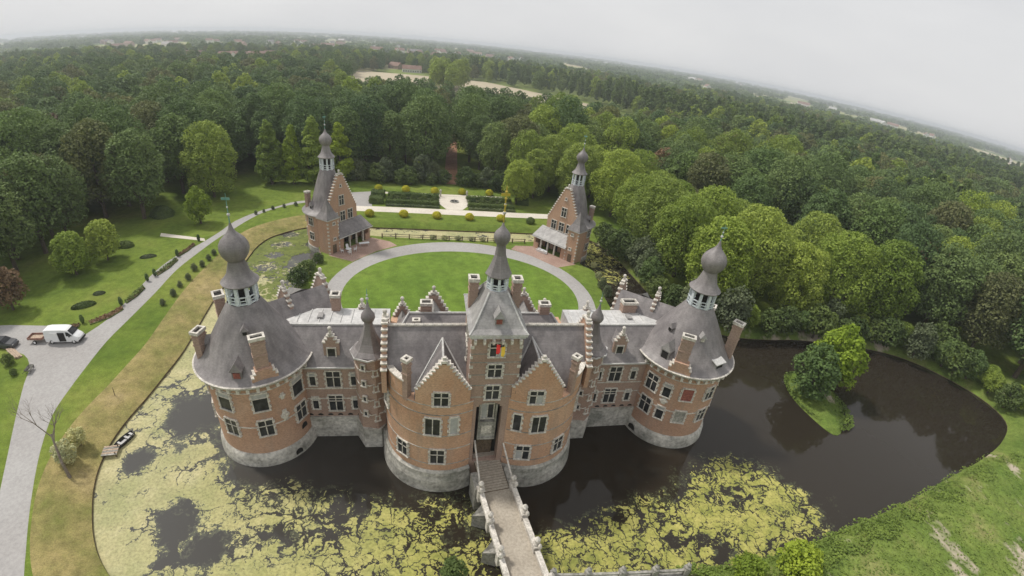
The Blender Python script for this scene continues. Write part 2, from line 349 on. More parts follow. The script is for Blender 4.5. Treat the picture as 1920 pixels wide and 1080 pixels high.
for (px, py, r, s) in [(375, 765, 4.6, .95), (345, 800, 3.4, .6), (320, 975, 2.6, 1.0), (390, 1030, 3.0, 1.0), (255, 870, 2.0, .9), (265, 855, 1.6, .7), (330, 850, 2, .5), (545, 1010, 2.2, .5), (630, 1000, 2.6, .45), (850, 1010, 2, .4),
                       (450, 820, 3.0, .5), (610, 840, 5.0, .8), (680, 850, 4.5, .7), (460, 890, 2.6, .5), (1100, 900, 4, .6), (1380, 935, 2.2, .75), (560, 480, 4.5, .35), (1345, 1020, 2, .6)]:
    q = W(px, py); MINUS.append((*q, r, s))
MINUS += [(-25.7, -1, 7.2, .8), (-8, -8, 7.5, .8), (8, -9.5, 8, 1.0), (25, -3, 9, 1), (-17, -3, 6, .9), (46, 10, 22, 1.6), (74, 2, 24, 1.6), (60, -9, 9, .6)]
xs = np.arange(-50, 100.1, .9); ys = np.arange(-30, 70.1, .9)
X, Y = np.meshgrid(xs, ys)
A = np.zeros_like(X) 
for cx, cy, r, s in PLUS: A = np.maximum(A, s*np.exp(-((X-cx)**2 + (Y-cy)**2)/(1.4*r*r)))
for cx, cy, r, s in MINUS: A = A - s*np.exp(-((X-cx)**2 + (Y-cy)**2)/(.8*r*r))
A = np.clip(A, -.6, 1.2)
GRN = np.maximum(np.clip((X + 36)/30, 0, 1)*np.clip((30 - Y)/25, 0, 1), np.clip((X - 24)/5, 0, 1))
nx, ny = len(xs), len(ys)
V = np.stack([X.ravel(), Y.ravel(), np.zeros(nx*ny)], 1)
idx = np.arange(nx*ny).reshape(ny, nx); F = np.stack([idx[:-1,:-1].ravel(), idx[:-1,1:].ravel(), idx[1:,1:].ravel(), idx[1:,:-1].ravel()], 1)
def fastmesh(name, V, F):
    me = bpy.data.meshes.new(name); k = F.shape[1]
    me.vertices.add(len(V)); me.vertices.foreach_set('co', np.ascontiguousarray(V, dtype=np.float32).ravel())
    me.loops.add(F.size); me.loops.foreach_set('vertex_index', np.ascontiguousarray(F, dtype=np.int32).ravel())
    me.polygons.add(len(F)); me.polygons.foreach_set('loop_start', np.arange(0, F.size, k, dtype=np.int32)); me.polygons.foreach_set('loop_total', np.full(len(F), k, dtype=np.int32))
    me.update(calc_edges=True); return me
me = fastmesh('water', V, F)
for nm, arr in (('mat', A), ('green', GRN)):
    at = me.attributes.new(nm, 'FLOAT', 'POINT'); at.data.foreach_set('value', arr.ravel().astype(np.float32))
m, n, b = newmat('water', .06, .5); v = coords(n)
am = node(n, 'ShaderNodeAttribute', attribute_name='mat').outputs['Fac']; ag = node(n, 'ShaderNodeAttribute', attribute_name='green').outputs['Fac']
wz = n.nodes.new('ShaderNodeTexNoise'); wz.inputs['Scale'].default_value = .3; wz.inputs['Detail'].default_value = 7; wz.inputs['Roughness'].default_value = .62; n.links.new(v, wz.inputs['Vector'])
wv = n.nodes.new('ShaderNodeVectorMath'); wv.operation = 'MULTIPLY_ADD'; n.links.new(wz.outputs['Color'], wv.inputs[0]); wv.inputs[1].default_value = (6.5, 6.5, 0); n.links.new(v, wv.inputs[2])
vor = node(n, 'ShaderNodeTexVoronoi', Scale=.32, feature='DISTANCE_TO_EDGE'); n.links.new(wv.outputs[0], vor.inputs['Vector'])
vor2 = node(n, 'ShaderNodeTexVoronoi', Scale=.85, feature='DISTANCE_TO_EDGE'); n.links.new(wv.outputs[0], vor2.inputs['Vector'])
ck = ramp(n, vor.outputs['Distance'], [(.0, (1,)*3), (.055, (0,)*3)]); ck2 = ramp(n, vor2.outputs['Distance'], [(.0, (1,)*3), (.10, (0,)*3)])
ckn = ramp(n, noise(n, v, .17, 4, .6), [(.40, (.03,)*3), (.62, (1,)*3)])
n1 = noise(n, v, .5, 6, .62); n2 = noise(n, v, 3.2, 4, .7)
s = math_(n, 'ADD', am, math_(n, 'MULTIPLY', math_(n, 'SUBTRACT', n1, .5), 1.45))
s = math_(n, 'ADD', s, math_(n, 'MULTIPLY', math_(n, 'SUBTRACT', n2, .5), .85))
s = math_(n, 'SUBTRACT', s, math_(n, 'MULTIPLY', ck, math_(n, 'MULTIPLY', ckn, 1.25)))
s = math_(n, 'SUBTRACT', s, math_(n, 'MULTIPLY', ck2, math_(n, 'ADD', math_(n, 'MULTIPLY', ckn, .35), math_(n, 'MULTIPLY', ag, .75))))
mask = ramp(n, s, [(.40, (0,)*3), (.47, (1,)*3)])
film = ramp(n, s, [(.12, (0,)*3), (.42, (1,)*3)])
ya = ramp(n, noise(n, v, .35, 4, .6), [(.3, (.36, .34, .185)), (.5, (.45, .41, .22)), (.7, (.51, .465, .275))])
gr = ramp(n, noise(n, v, .5, 4, .6), [(.3, (.20, .22, .052)), (.5, (.33, .325, .085)), (.7, (.44, .405, .125))])
ya = mixc(n, ramp(n, noise(n, v, .12, 5, .65), [(.42, (0,)*3), (.66, (.75,)*3)]), ya, (.27, .29, .13)); alg = mixc(n, ag, ya, gr); alg = mixc(n, 1.0, alg, ramp(n, n2, [(.28, (.6,)*3), (.6, (1.12,)*3)]), 'MULTIPLY')
wat = mixc(n, film, mixc(n, ag, (.075, .073, .068), (.026, .021, .015)), mixc(n, ag, (.13, .135, .10), (.075, .08, .045)))
n.links.new(mixc(n, mask, wat, alg), b.inputs['Base Color'])
rg = n.nodes.new('ShaderNodeMapRange'); rg.inputs['To Min'].default_value = .05; rg.inputs['To Max'].default_value = .8; n.links.new(mask, rg.inputs['Value']); n.links.new(rg.outputs[0], b.inputs['Roughness'])
b.inputs['IOR'].default_value = 1.33
rp = noise(n, v, 1.1, 2, .5); hh = math_(n, 'ADD', math_(n, 'MULTIPLY', mask, math_(n, 'ADD', .5, n2)), math_(n, 'MULTIPLY', rp, .12)); bump(n, b, hh, .35, .05)
M['water'] = m
struct(link('moat_water', me, 'water'))
# ---- courtyard island
ISL = smooth_loop([(-22,3),(-27.5,13),(-29.6,24),(-29.6,32),(-29.2,38),(-28.6,43.5),(-28.3,47),(-30,53),(-27,60),(-20,58.6),(-10,57.9),(0,57.9),(10,57.9),(19,58.6),(26,60),(29,52),(27.5,46.5),(29.5,43),(28.9,38),(28,31),(27.6,24),(26.5,13),(22,3)], 3)
isl = struct(link('courtyard_island', fill([ISL], GZ), 'turf'))
wb = MB()
for i in range(len(ISL)):
    a, c = ISL[i-1], ISL[i]; wb.add([(a[0], a[1], GZ), (c[0], c[1], GZ), (c[0], c[1], -.9), (a[0], a[1], -.9)], [(0, 1, 2, 3)])
obj('island_wall', wb, 'brick_dull', isl)
ell = lambda cx, cy, a, b_, n_=72: [(cx + a*math.cos(2*math.pi*i/n_), cy + b_*math.sin(2*math.pi*i/n_)) for i in range(n_)]
ringo = [(x, max(y, 4.0)) for x, y in ell(0.1, 32, 25.4, 24.4)]
ringo = [p for i, p in enumerate(ringo) if i == 0 or math.hypot(p[0]-ringo[i-1][0], p[1]-ringo[i-1][1]) > .05]
ringo = [(0.1 + (25.2)*math.cos(rad(a)), 32 + 24.4*math.sin(rad(a))) for a in range(-12, 193, 5)] + [(-23.5, 18), (-22, 9), (22, 9), (23.9, 18)]
LAWN = ell(.1, 32.0, 22.0, 19.1)
struct(link('courtyard_gravel', fill([ringo], GZ + .004), 'gravel'))
mb = MB(); mb.prism(LAWN, GZ - .02, GZ + .05); struct(obj('oval_lawn', mb, 'lawn'))
for pts, nm in ([(-27.0, 47.2), (-21.8, 44.6), (-17.6, 50.0), (-13.4, 53.4), (-15.2, 55.6), (-19.4, 57.5)], 'l'), ([(26.4, 46.0), (21.6, 44.2), (17.0, 49.9), (12.6, 53.6), (14.0, 55.8), (18.3, 55.8)], 'r'):
    struct(link('pavilion_forecourt', fill([pts], GZ + .010), 'paving'))
# ---- gravel drive, parking and garden paths
RR = [G(*p) for p in [(45,1080),(48,1040),(52,990),(58,940),(68,880),(80,830),(100,775),(130,730),(160,690),(200,640),(240,600),(290,550),(330,507),(370,475),(410,446),(440,428),(470,410),(500,396),(540,385),(570,380)]]
RL = [G(*p) for p in [(0,920),(15,850),(30,780),(45,720),(55,690),(45,665),(0,652)]]
RL2 = [G(*p) for p in [(160,627),(200,600),(240,562),(290,510),(330,480),(370,460),(410,436),(440,415),(480,398),(520,387),(560,377)]]
road = smooth_loop([(-38, -32)] + RR, 3, False) + [(-30, 80), (-30, 83.5)] + smooth_loop([(-33, 83.2)] + RL2[::-1], 3, False) + [(-64, 19.6), (-75, 19.4), (-95, 17), (-96, 13.6), (-74, 12.8)] + smooth_loop(RL[::-1], 3, False) + [(-48, -20), (-42, -32)]
struct(link('gravel_drive', fill([road], GZ + .004), 'gravel'))
struct(link('garden_path', fill([[(-31, 74.9), (-31, 79.0), (25, 79.3), (40, 79.6), (40, 76.2), (24, 75.4), (0, 75.0)]], GZ + .008), 'gravel_pale'))
struct(link('garden_path', fill([[(-30, 90), (-26, 78.9), (-21.5, 78.9), (-23, 89), (-22, 92.5)]], GZ + .012), 'gravel'))
struct(link('garden_path', fill([[(-22.5, 90.6), (-22.5, 92.2), (16, 93.4), (16, 91.8)]], GZ + .016), 'gravel_pale'))
struct(link('garden_court', fill([[(-1.6, 79.2), (2.8, 79.3), (5.2, 84), (5.4, 91.3), (-3.4, 91.1), (-3.6, 84)]], GZ + .020), 'gravel_pale'))
struct(link('side_path', fill([[G(*p) for p in [(300,443),(385,452),(383,447),(302,437)]]], GZ + .012), 'gravel_pale'))
struct(link('woodland_ride', fill([[(-1.6, 104), (2.8, 104), (9.6, 240), (5.0, 240)]], GZ + .004), 'litter'))
rmp = [p for p in HOLE if p[0] > 19 and p[1] < 2]
rmp = sorted(rmp, key=lambda p: p[0] if p[1] < -8 else 200 - p[1])
k0 = [i for i, p in enumerate(HOLE) if p[0] > 19 and p[1] < 1]
rmp = [(HOLE[i][0] + sg*nrm[i][0]*.02, HOLE[i][1] + sg*nrm[i][1]*.02) for i in k0]
if rmp[0][0] > rmp[-1][0]: rmp = rmp[::-1]
struct(link('rough_meadow', fill([rmp + [(150, 1), (170, -90), (19, -90)]], GZ + .004), 'rough_grass'))
# small island with the tree
mb = MB(); pts = smooth_loop([(52, -6.6), (56, -4.5), (59.5, 1.5), (59, 6.5), (55.5, 8), (52, 5.5), (50.6, 0.5)], 5)
cx0 = sum(p[0] for p in pts)/len(pts); cy0 = sum(p[1] for p in pts)/len(pts)
rings = [[(cx0 + (p[0]-cx0)*f, cy0 + (p[1]-cy0)*f, z + .05*math.sin(i*1.3)) for i, p in enumerate(pts)] for f, z in ((1.03, -.6), (1, .05), (.9, .45), (.6, .7), (.25, .8))]
nn = len(pts)
for a, c in zip(rings, rings[1:]):
    for i in range(nn): mb.add([a[i], a[(i+1) % nn], c[(i+1) % nn], c[i]], [(0, 1, 2, 3)])
mb.poly(rings[-1]); struct(obj('tree_island', mb, 'rough_grass', smooth=True))
# far fields
struct(link('stubble_field', fill([[(-110, 250), (150, 225), (160, 330), (150, 395), (60, 545), (-5, 560), (-105, 575)]], GZ + .03), 'wheat'))
struct(link('pale_meadow', fill([[G(690,118,0), G(770,120,0), G(768,106,0), G(692,104,0)]], GZ + .03), 'meadow'))
for i, q in enumerate([[(1040,128),(1150,152),(1150,146),(1050,122)], [(1480,198),(1530,212),(1526,205),(1482,192)], [(1840,292),(1920,322),(1920,312),(1842,284)], [(1200,170),(1270,188),(1272,182),(1205,165)], [(290,95),(350,94),(350,89),(290,89)], [(600,98),(640,98),(640,94),(600,94)]]):
    struct(link('pale_field', fill([[G(*p, 0) for p in q]], GZ + .03), 'wheat'))
# ------------------------------------------------------------------ castle pieces
_wc = {}
def window(par, x, y, z, a, w=1.3, h=1.9, kind='cross', pane='glass', quoins=True):
    """stone-framed window centred at (x,y,z); outward normal (sin a, -cos a)"""
    key = (round(w, 2), round(h, 2), kind, quoins)
    if key not in _wc:
        f = MB(); t = .13; hw, hh = w/2, h/2
        f.box(-hw-t, -.13, -hh, -hw, .1, hh); f.box(hw, -.13, -hh, hw+t, .1, hh)
        f.box(-hw-t, -.13, hh, hw+t, .1, hh+t*1.2); f.box(-hw-t-.1, -.2, -hh-t, hw+t+.1, .1, -hh)
        if quoins:
            for q in (-.62, .05, .7):
                for s in (-1, 1): f.box(min(s*(hw+t), s*(hw+t+.14)), -.11, q*hh-.16, max(s*(hw+t), s*(hw+t+.14)), .1, q*hh+.16)
        d = MB()
        if kind == 'cross':
            d.box(-.055, -.10, -hh, .055, .04, hh); d.box(-hw, -.098, hh*.22, -.055, .04, hh*.22+.11); d.box(.055, -.098, hh*.22, hw, .04, hh*.22+.11)
            cells = [(-hw, -.055, -hh, hh*.22), (.055, hw, -hh, hh*.22), (-hw, -.055, hh*.22+.11, hh), (.055, hw, hh*.22+.11, hh)]
        elif kind == 'two':
            d.box(-.05, -.10, -hh, .05, .04, hh); cells = [(-hw, -.05, -hh, hh), (.05, hw, -hh, hh)]
        elif kind == 'sash':
            d.box(-hw, -.10, hh*.45, hw, .04, hh*.45+.09); cells = [(-hw, hw, -hh, hh*.45), (-hw, hw, hh*.45+.09, hh)]
        else: d = None; cells = [(-hw, hw, -hh, hh)]
        _wc[key] = (f.mesh('window'), d.mesh('mullion') if d else None, [MB().box(c[0], -.055, c[2], c[1], .03, c[3]).mesh('pane') for c in cells])
    fm, dm, pm = _wc[key]
    o = link('window', fm, 'stone', par, (x, y, z), a)
    if dm: link('mullion', dm, 'stone', o)
    for i, q in enumerate(pm):
        if len(q.materials) == 0: q.materials.append(M['glass'])
        p = link('pane', q, None, o)
        mt = pane if pane != 'glass' or RN.random() > .03 else 'curtain'
        if kind == 'sash' and i == 1: mt = 'curtain'
        if mt != 'glass': p.material_slots[0].link = 'OBJECT'; p.material_slots[0].material = M[mt]
    return o
def cwin(par, cx, cy, R, a, z, **k):
    a = rad(a); return window(par, cx + R*math.sin(a), cy - R*math.cos(a), z, a, **k)
def chimney(par, x, y, z0, z1, w, d, a=0.0, mat='brick_dull'):
    m = MB(); m.box(-w/2, -d/2, z0, w/2, d/2, z1 - .35); m.box(-w/2-.06, -d/2-.06, z0 + (z1-z0)*.62, w/2+.06, d/2+.06, z0 + (z1-z0)*.62 + .18); m.box(-w/2-.07, -d/2-.07, z1-.85, w/2+.07, d/2+.07, z1-.65)
    o = obj('chimney', m, mat, par, (x, y, 0), a)
    c = MB(); W2, D2 = w/2 + .11, d/2 + .11
    c.box(-W2, -D2, z1-.35, W2, -D2+.22, z1); c.box(-W2, D2-.22, z1-.35, W2, D2, z1); c.box(-W2, -D2+.22, z1-.35, -W2+.22, D2-.22, z1); c.box(W2-.22, -D2+.22, z1-.35, W2, D2-.22, z1)
    obj('chimney_cap', c, 'stone', o)
    f = MB(); f.box(-W2+.22, -D2+.22, z1-.349, W2-.22, D2-.22, z1-.22); obj('flue', f, 'dark', o)
    return o
def finial(par, x, y, z0, z1, mat='copper', vane=True, ball='leadtrim'):
    m = MB(); h = z1 - z0; m.tube((x, y, z0), (x, y, z1), .07, .025, 6)
    o = obj('finial', m, mat, par)
    
    for q_, r_ in ((.3, .17), (.55, .1)): b_ = MB(); b_.ball((x, y, z0 + h*q_), r_, 8, 6); obj('finial_ball', b_, ball, o, smooth=True)
    if vane:
        v_ = MB(); v_.box(x - .45, y - .02, z0 + h*.78, x + .35, y + .02, z0 + h*.86); obj('weather_vane', v_, mat, o)
    return o
def belfry(par, cx, cy, z0, ze, zb, zt, rl, re, rb, n=12, mat='slate', fin=None, rmat='bluewhite'):
    """open lantern (z0..ze) with balustrade, bell roof (ze..zb), onion dome (zb..zt) and finial"""
    h = ze - z0; rh = h*.4
    m = MB(); m.lathe([(rl*1.03, z0), (rl*1.12, z0+.1), (rl*1.12, z0+.24), (rl*.95, z0+.24), (rl*.95, z0)], cx, cy, n, True); lo = obj('lantern', m, rmat, par)
    m = MB(); m.lathe([(rl*1.06, z0+rh), (rl*1.13, z0+rh), (rl*1.13, z0+rh+.12), (rl*1.06, z0+rh+.12)], cx, cy, n, True); obj('handrail', m, rmat, lo)
    for i in range(n):
        a = 2*math.pi*(i)/n; x, y = cx + rl*math.sin(a), cy - rl*math.cos(a)
        p = MB(); p.obox((0, 0, z0 + h/2), (.24*rl, .2*rl, h), a); obj('lantern_post', p, rmat, lo, (x, y, 0))
        a2 = a + math.pi/n; q = MB(); rr = 1.1*rl*math.cos(math.pi/n); ww = 2*1.02*rl*math.sin(math.pi/n)
        q.obox((0, 0, 0), (ww, .05, .09), 0); q.obox((-.28*ww, 0, 0), (.07, .07, rh-.26), 0); q.obox((.28*ww, 0, 0), (.07, .07, rh-.26), 0)
        obj('baluster_panel', q, rmat, lo, (cx + rr*math.sin(a2), cy - rr*math.cos(a2), z0 + .12 + rh/2), a2)
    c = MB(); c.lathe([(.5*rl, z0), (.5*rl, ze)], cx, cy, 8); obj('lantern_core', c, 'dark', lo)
    H = zb - ze; k = rb*.56
    m = MB(); m.lathe([(rl*.9, ze-.05), (re*.97, ze-.1), (re, ze+.02), (re*.82, ze+H*.16), (re*.62, ze+H*.38), (k*1.22, ze+H*.66), (k*1.02, ze+H*.92), (k, zb+.05)], cx, cy, n if n <= 8 else 24)
    obj('lantern_roof', m, mat, par, smooth=n > 8)
    B = zt - zb
    m = MB(); m.lathe([(rb*.5, zb), (rb*.7, zb+.06*B), (rb*.9, zb+.18*B), (rb, zb+.32*B), (rb*.97, zb+.43*B), (rb*.82, zb+.55*B), (rb*.58, zb+.65*B), (rb*.34, zb+.74*B), (rb*.17, zb+.84*B), (rb*.06, zt)], cx, cy, 24)
    obj('onion_dome', m, mat, par, smooth=True)
    finial(par, cx, cy, zt - .1, fin, 'gilt' if zt > 29 else 'copper')
def tower_roof(par, cx, cy, R, ze, zt, rt, mat='slate', n=64):
    H = zt - ze
    m = MB(); m.lathe([(R-.25, ze-.1), (R+.05, ze-.06), (R+.05, ze+.04), (R-.42, ze+H*.04), (R-.85, ze+H*.10), (R*.765, ze+H*.22), (R*.665, ze+H*.36), (R*.565, ze+H*.52), (R*.45, ze+H*.70), (R*.34, ze+H*.87), (rt, zt)], cx, cy, n)
    return obj('tower_roof', m, mat, par, smooth=True)
def ring(par, name, cx, cy, prof, mat, n=64):
    m = MB(); m.lathe(prof, cx, cy, n, True); return obj(name, m, mat, par, smooth=False)
def cone_dormer(par, cx, cy, a, r, z, w, h, wmat='redpaint', roofmat='slate', flat=False):
    """small dormer standing on a conical roof at angle a"""
    a = rad(a); x, y = cx + r*math.sin(a), cy - r*math.cos(a)
    m = MB(); m.box(-w/2, -.05, 0, w/2, 1.3, h); o = obj('dormer', m, roofmat, par, (x, y, z), a)
    q = MB(); q.box(-w*.34, -.12, h*.12, w*.34, -.05, h*.8); obj('shutter', q, wmat, o)
    t = MB(); k = .14
    if flat: t.add([(-w/2-k, -.25, h), (w/2+k, -.25, h), (w/2+k, 1.5, h+.5), (-w/2-k, 1.5, h+.5), (-w/2-k, -.25, h+.12), (w/2+k, -.25, h+.12), (w/2+k, 1.5, h+.62), (-w/2-k, 1.5, h+.62)], [(3,2,1,0),(4,5,6,7),(0,1,5,4),(1,2,6,5),(2,3,7,6),(3,0,4,7)])
    else: t.add([(-w/2-k, -.25, h), (w/2+k, -.25, h), (0, -.1, h+w*.95), (-w/2-k, 1.4, h), (w/2+k, 1.4, h), (0, 1.7, h+w*.95)], [(0,1,2),(0,2,5,3),(1,4,5,2),(3,5,4),(0,3,4,1)])
    obj('dormer_roof', t, 'leadtrim' if flat else roofmat, o)
    return o
_cs = {}
def coping(par, x, y, z, a, sx, sy=.62):
    k = (round(sx, 2), round(sy, 2))
    if k not in _cs: _cs[k] = MB().box(-sx/2, -sy/2, 0, sx/2, sy/2, .16).mesh('coping_stone')
    return link('coping_stone', _cs[k], 'stone', par, (x, y, z), a)
def step_gable(par, name, x, y, z0, a, w, zs, za, n, thick=.45, mat='brick', fin=True, body=True, ball=True):
    """crow-stepped gable wall: centre (x,y), facing angle a, width w, shoulders at zs, apex za"""
    g = MB(); ca, sa = math.cos(a), math.sin(a); hw = w/2; sw = hw*.86/n; sh = (za - zs)/n
    g.box(-hw, -thick/2, z0, hw, thick/2, zs)
    for i in range(n):
        h = hw - sw*i; g.box(-h, -thick/2 + .001*(i+1), zs + sh*i, h, thick/2 - .001*(i+1), zs + sh*(i+1))
    o = obj(name, g, mat, par, (x, y, 0), a)
    for i in range(n):
        for s in (-1, 1):
            cx = s*(hw - sw*(i + .5)); coping(o, cx, 0, zs + sh*(i+1) if i < n - 0 else za, 0, sw + .14, thick + .16)
    t = MB(); t.box(-hw+sw*n-.1, -thick/2-.05, za+.161, hw-sw*n+.1, thick/2+.05, za+.42)
    if ball: t.box(-.14, -.14, za+.42, .14, .14, za+.8); t.ball((0, 0, za+1.0), .24, 8, 6)
    obj('gable_finial', t, 'stone', o)
    return o
XC = -.35
castle = thing('castle', 'large red brick moated castle with grey slate roofs, onion domed towers and stepped gables', 'castle')
TOWER_R = 5.4
def corner_tower(s):
    cx, cy = s*25.7, 0.0
    m = MB(); m.lathe([(TOWER_R, 1.5), (TOWER_R, 11.6)], cx, cy, 72, cap=True); obj('tower_wall', m, 'brick', castle, smooth=True)
    m = MB(); m.lathe([(5.95, -1), (5.78, 1.15), (5.66, 1.55), (5.42, 1.75), (5.3, 1.75)], cx, cy, 72); obj('tower_plinth', m, 'plinth', castle, smooth=True)
    ring(castle, 'string_course', cx, cy, [(5.38, 5.72), (5.47, 5.72), (5.47, 5.86), (5.38, 5.86)], 'stone')
    ring(castle, 'string_course', cx, cy, [(5.38, 10.55), (5.46, 10.55), (5.46, 10.66), (5.38, 10.66)], 'stone')
    co = ring(castle, 'cornice', cx, cy, [(5.3, 11.55), (6.05, 11.62), (6.28, 11.78), (6.3, 11.98), (5.3, 11.98)], 'plinth', 72)
    cb = MB().box(-.15, -.66, -.46, .15, .05, 0).mesh('corbel')
    for i in range(38):
        a = 2*math.pi*i/38; link('corbel', cb, 'stone', co, (cx + 5.42*math.sin(a), cy - 5.42*math.cos(a), 11.56), a)
    tower_roof(castle, cx, cy, 6.3, 12.02, 18.7, 1.62)
    ring(castle, 'eaves_flashing', cx, cy, [(6.38, 11.97), (6.40, 12.07), (6.05, 12.17), (6.05, 12.1)], 'stone', 72)
    belfry(castle, cx, cy, 18.62, 20.85, 23.1, 27.0, 1.45, 1.9, 1.47, 9, fin=29.9 if s < 0 else 28.9)
corner_tower(-1); corner_tower(1)
LT, RT = (-25.7, 0, 5.42), (25.7, 0, 5.42)
for a in (-22, 18, 63): cwin(castle, *LT, a, 9.25, w=1.45, h=2.25, kind='sash'); cwin(castle, *LT, a, 5.6, w=1.45, h=2.15)
for a in (-70, -120, 150):
    for z in (5.7, 9.2): cwin(castle, *LT, a, z, w=1.35, h=1.8)
for a, z in ((64, 3.2), (47, .6)):
    aa = rad(a); R_ = 5.43 if z > 1.6 else 5.86; mb = MB(); mb.lathe([(.001, 0), (.5, 0)], 0, 0, 12); 
    ar = MB().add([(.46*math.cos(q), -.03, .5*math.sin(q)) for q in np.linspace(0, math.pi, 9)] + [(-.46, -.03, -.3), (.46, -.03, -.3)], [tuple(range(11))]); obj('vent_opening', ar, 'dark', castle, (LT[0] + R_*math.sin(aa), -R_*math.cos(aa), z), aa)
def plaque(cx, cy, R, a, z, w, h):
    a = rad(a); m = MB(); m.lathe([(.001, -.06), (w*.34, -.06), (w*.42, 0), (w*.5, .05), (w*.5, .12)], 0, 0, 12)
    V = [(x, -.14 + zz, -y*h/w) for x, y, zz in m.V]; m.V = V
    m.box(-w*.3, -.12, h*.42, w*.3, .1, h*.58); m.box(-w*.28, -.12, -h*.58, w*.28, .1, -h*.42); m.box(-w*.6, -.1, -h*.14, -w*.42, .1, h*.14); m.box(w*.42, -.1, -h*.14, w*.6, .1, h*.14)
    obj('carved_plaque', m, 'stone', castle, (cx + R*math.sin(a), cy - R*math.cos(a), z), a)
plaque(*LT, 41, 6.5, .8, 1.35); plaque(*LT, 42, 9.2, .6, .7)
for z, k in ((8.8, 0), (5.2, 1)):
    cwin(castle, *RT, -62, z, w=1.45, h=2.25); cwin(castle, *RT, -40, z - .1, w=.9, h=1.9, kind='sash')
    cwin(castle, *RT, -14, z, w=1.35, h=1.8, kind='single', pane='redpaint' if k == 0 else 'stone_grey')
    cwin(castle, *RT, 20, z, w=1.35, h=1.8); cwin(castle, *RT, 70, z, w=1.35, h=1.8); cwin(castle, *RT, 120, z, w=1.35, h=1.8)
plaque(*RT, -40, 7.05, .9, .8)
aa = rad(-68); ar = MB().add([(.55*math.cos(q), -.03, .55*math.sin(q)) for q in np.linspace(0, math.pi, 9)] + [(-.55, -.03, -.3), (.55, -.03, -.3)], [tuple(range(11))]); obj('vent_opening', ar, 'dark', castle, (25.7 + 5.86*math.sin(aa), -5.86*math.cos(aa), .7), aa)
chimney(castle, -23.3, -4.5, 11.2, 17.2, 1.35, .75, rad(26)); chimney(castle, -30.5, -1.6, 11.2, 15.9, .8, 1.25, rad(-15)); chimney(castle, -29.4, 2.3, 11.2, 18.0, 1.0, 1.3, rad(30))
chimney(castle, 22.5, -4.4, 11.2, 17.0, 1.35, .75, rad(-32)); chimney(castle, 30.1, -2.7, 11.2, 17.7, .8, 1.1, rad(35)); chimney(castle, 29.5, 2.5, 11.2, 17.0, 1.1, 1.0, rad(-40))
for x, y, a in ((-23.0, -5.0, rad(28)), (22.3, -4.95, rad(-33))):
    m = MB(); m.box(-1.3, -.1, 11.9, 1.3, .9, 12.7); m.box(-1.05, -.098, 12.7, 1.05, .9, 13.1); m.box(-.85, -.096, 13.1, .85, .9, 13.5)
    o = obj('chimney_base', m, 'brick', castle, (x, y, 0), a)
    for sx, z in ((1.18, 12.7), (.95, 13.1)):
        for s in (-1, 1): coping(o, s*sx, .35, z, 0, .3, 1.0)
cone_dormer(castle, -25.7, 0, 1, 5.45, 12.6, 1.0, 1.0); cone_dormer(castle, -25.7, 0, 14, 3.2, 16.3, .55, .5, 'dark'); cone_dormer(castle, -25.7, 0, -75, 4.9, 13.2, .9, .9)
cone_dormer(castle, 25.7, 0, -58, 5.3, 12.6, 1.15, 1.3, 'dark', 'slate_pale'); cone_dormer(castle, 25.7, 0, -75, 3.7, 15.4, .55, .55, 'dark'); cone_dormer(castle, 25.7, 0, -10, 3.6, 15.5, .6, .55, 'stone', 'slate_pale'); cone_dormer(castle, 25.7, 0, 20, 5.3, 12.6, 1.5, .7, 'dark', 'slate_pale', flat=True)
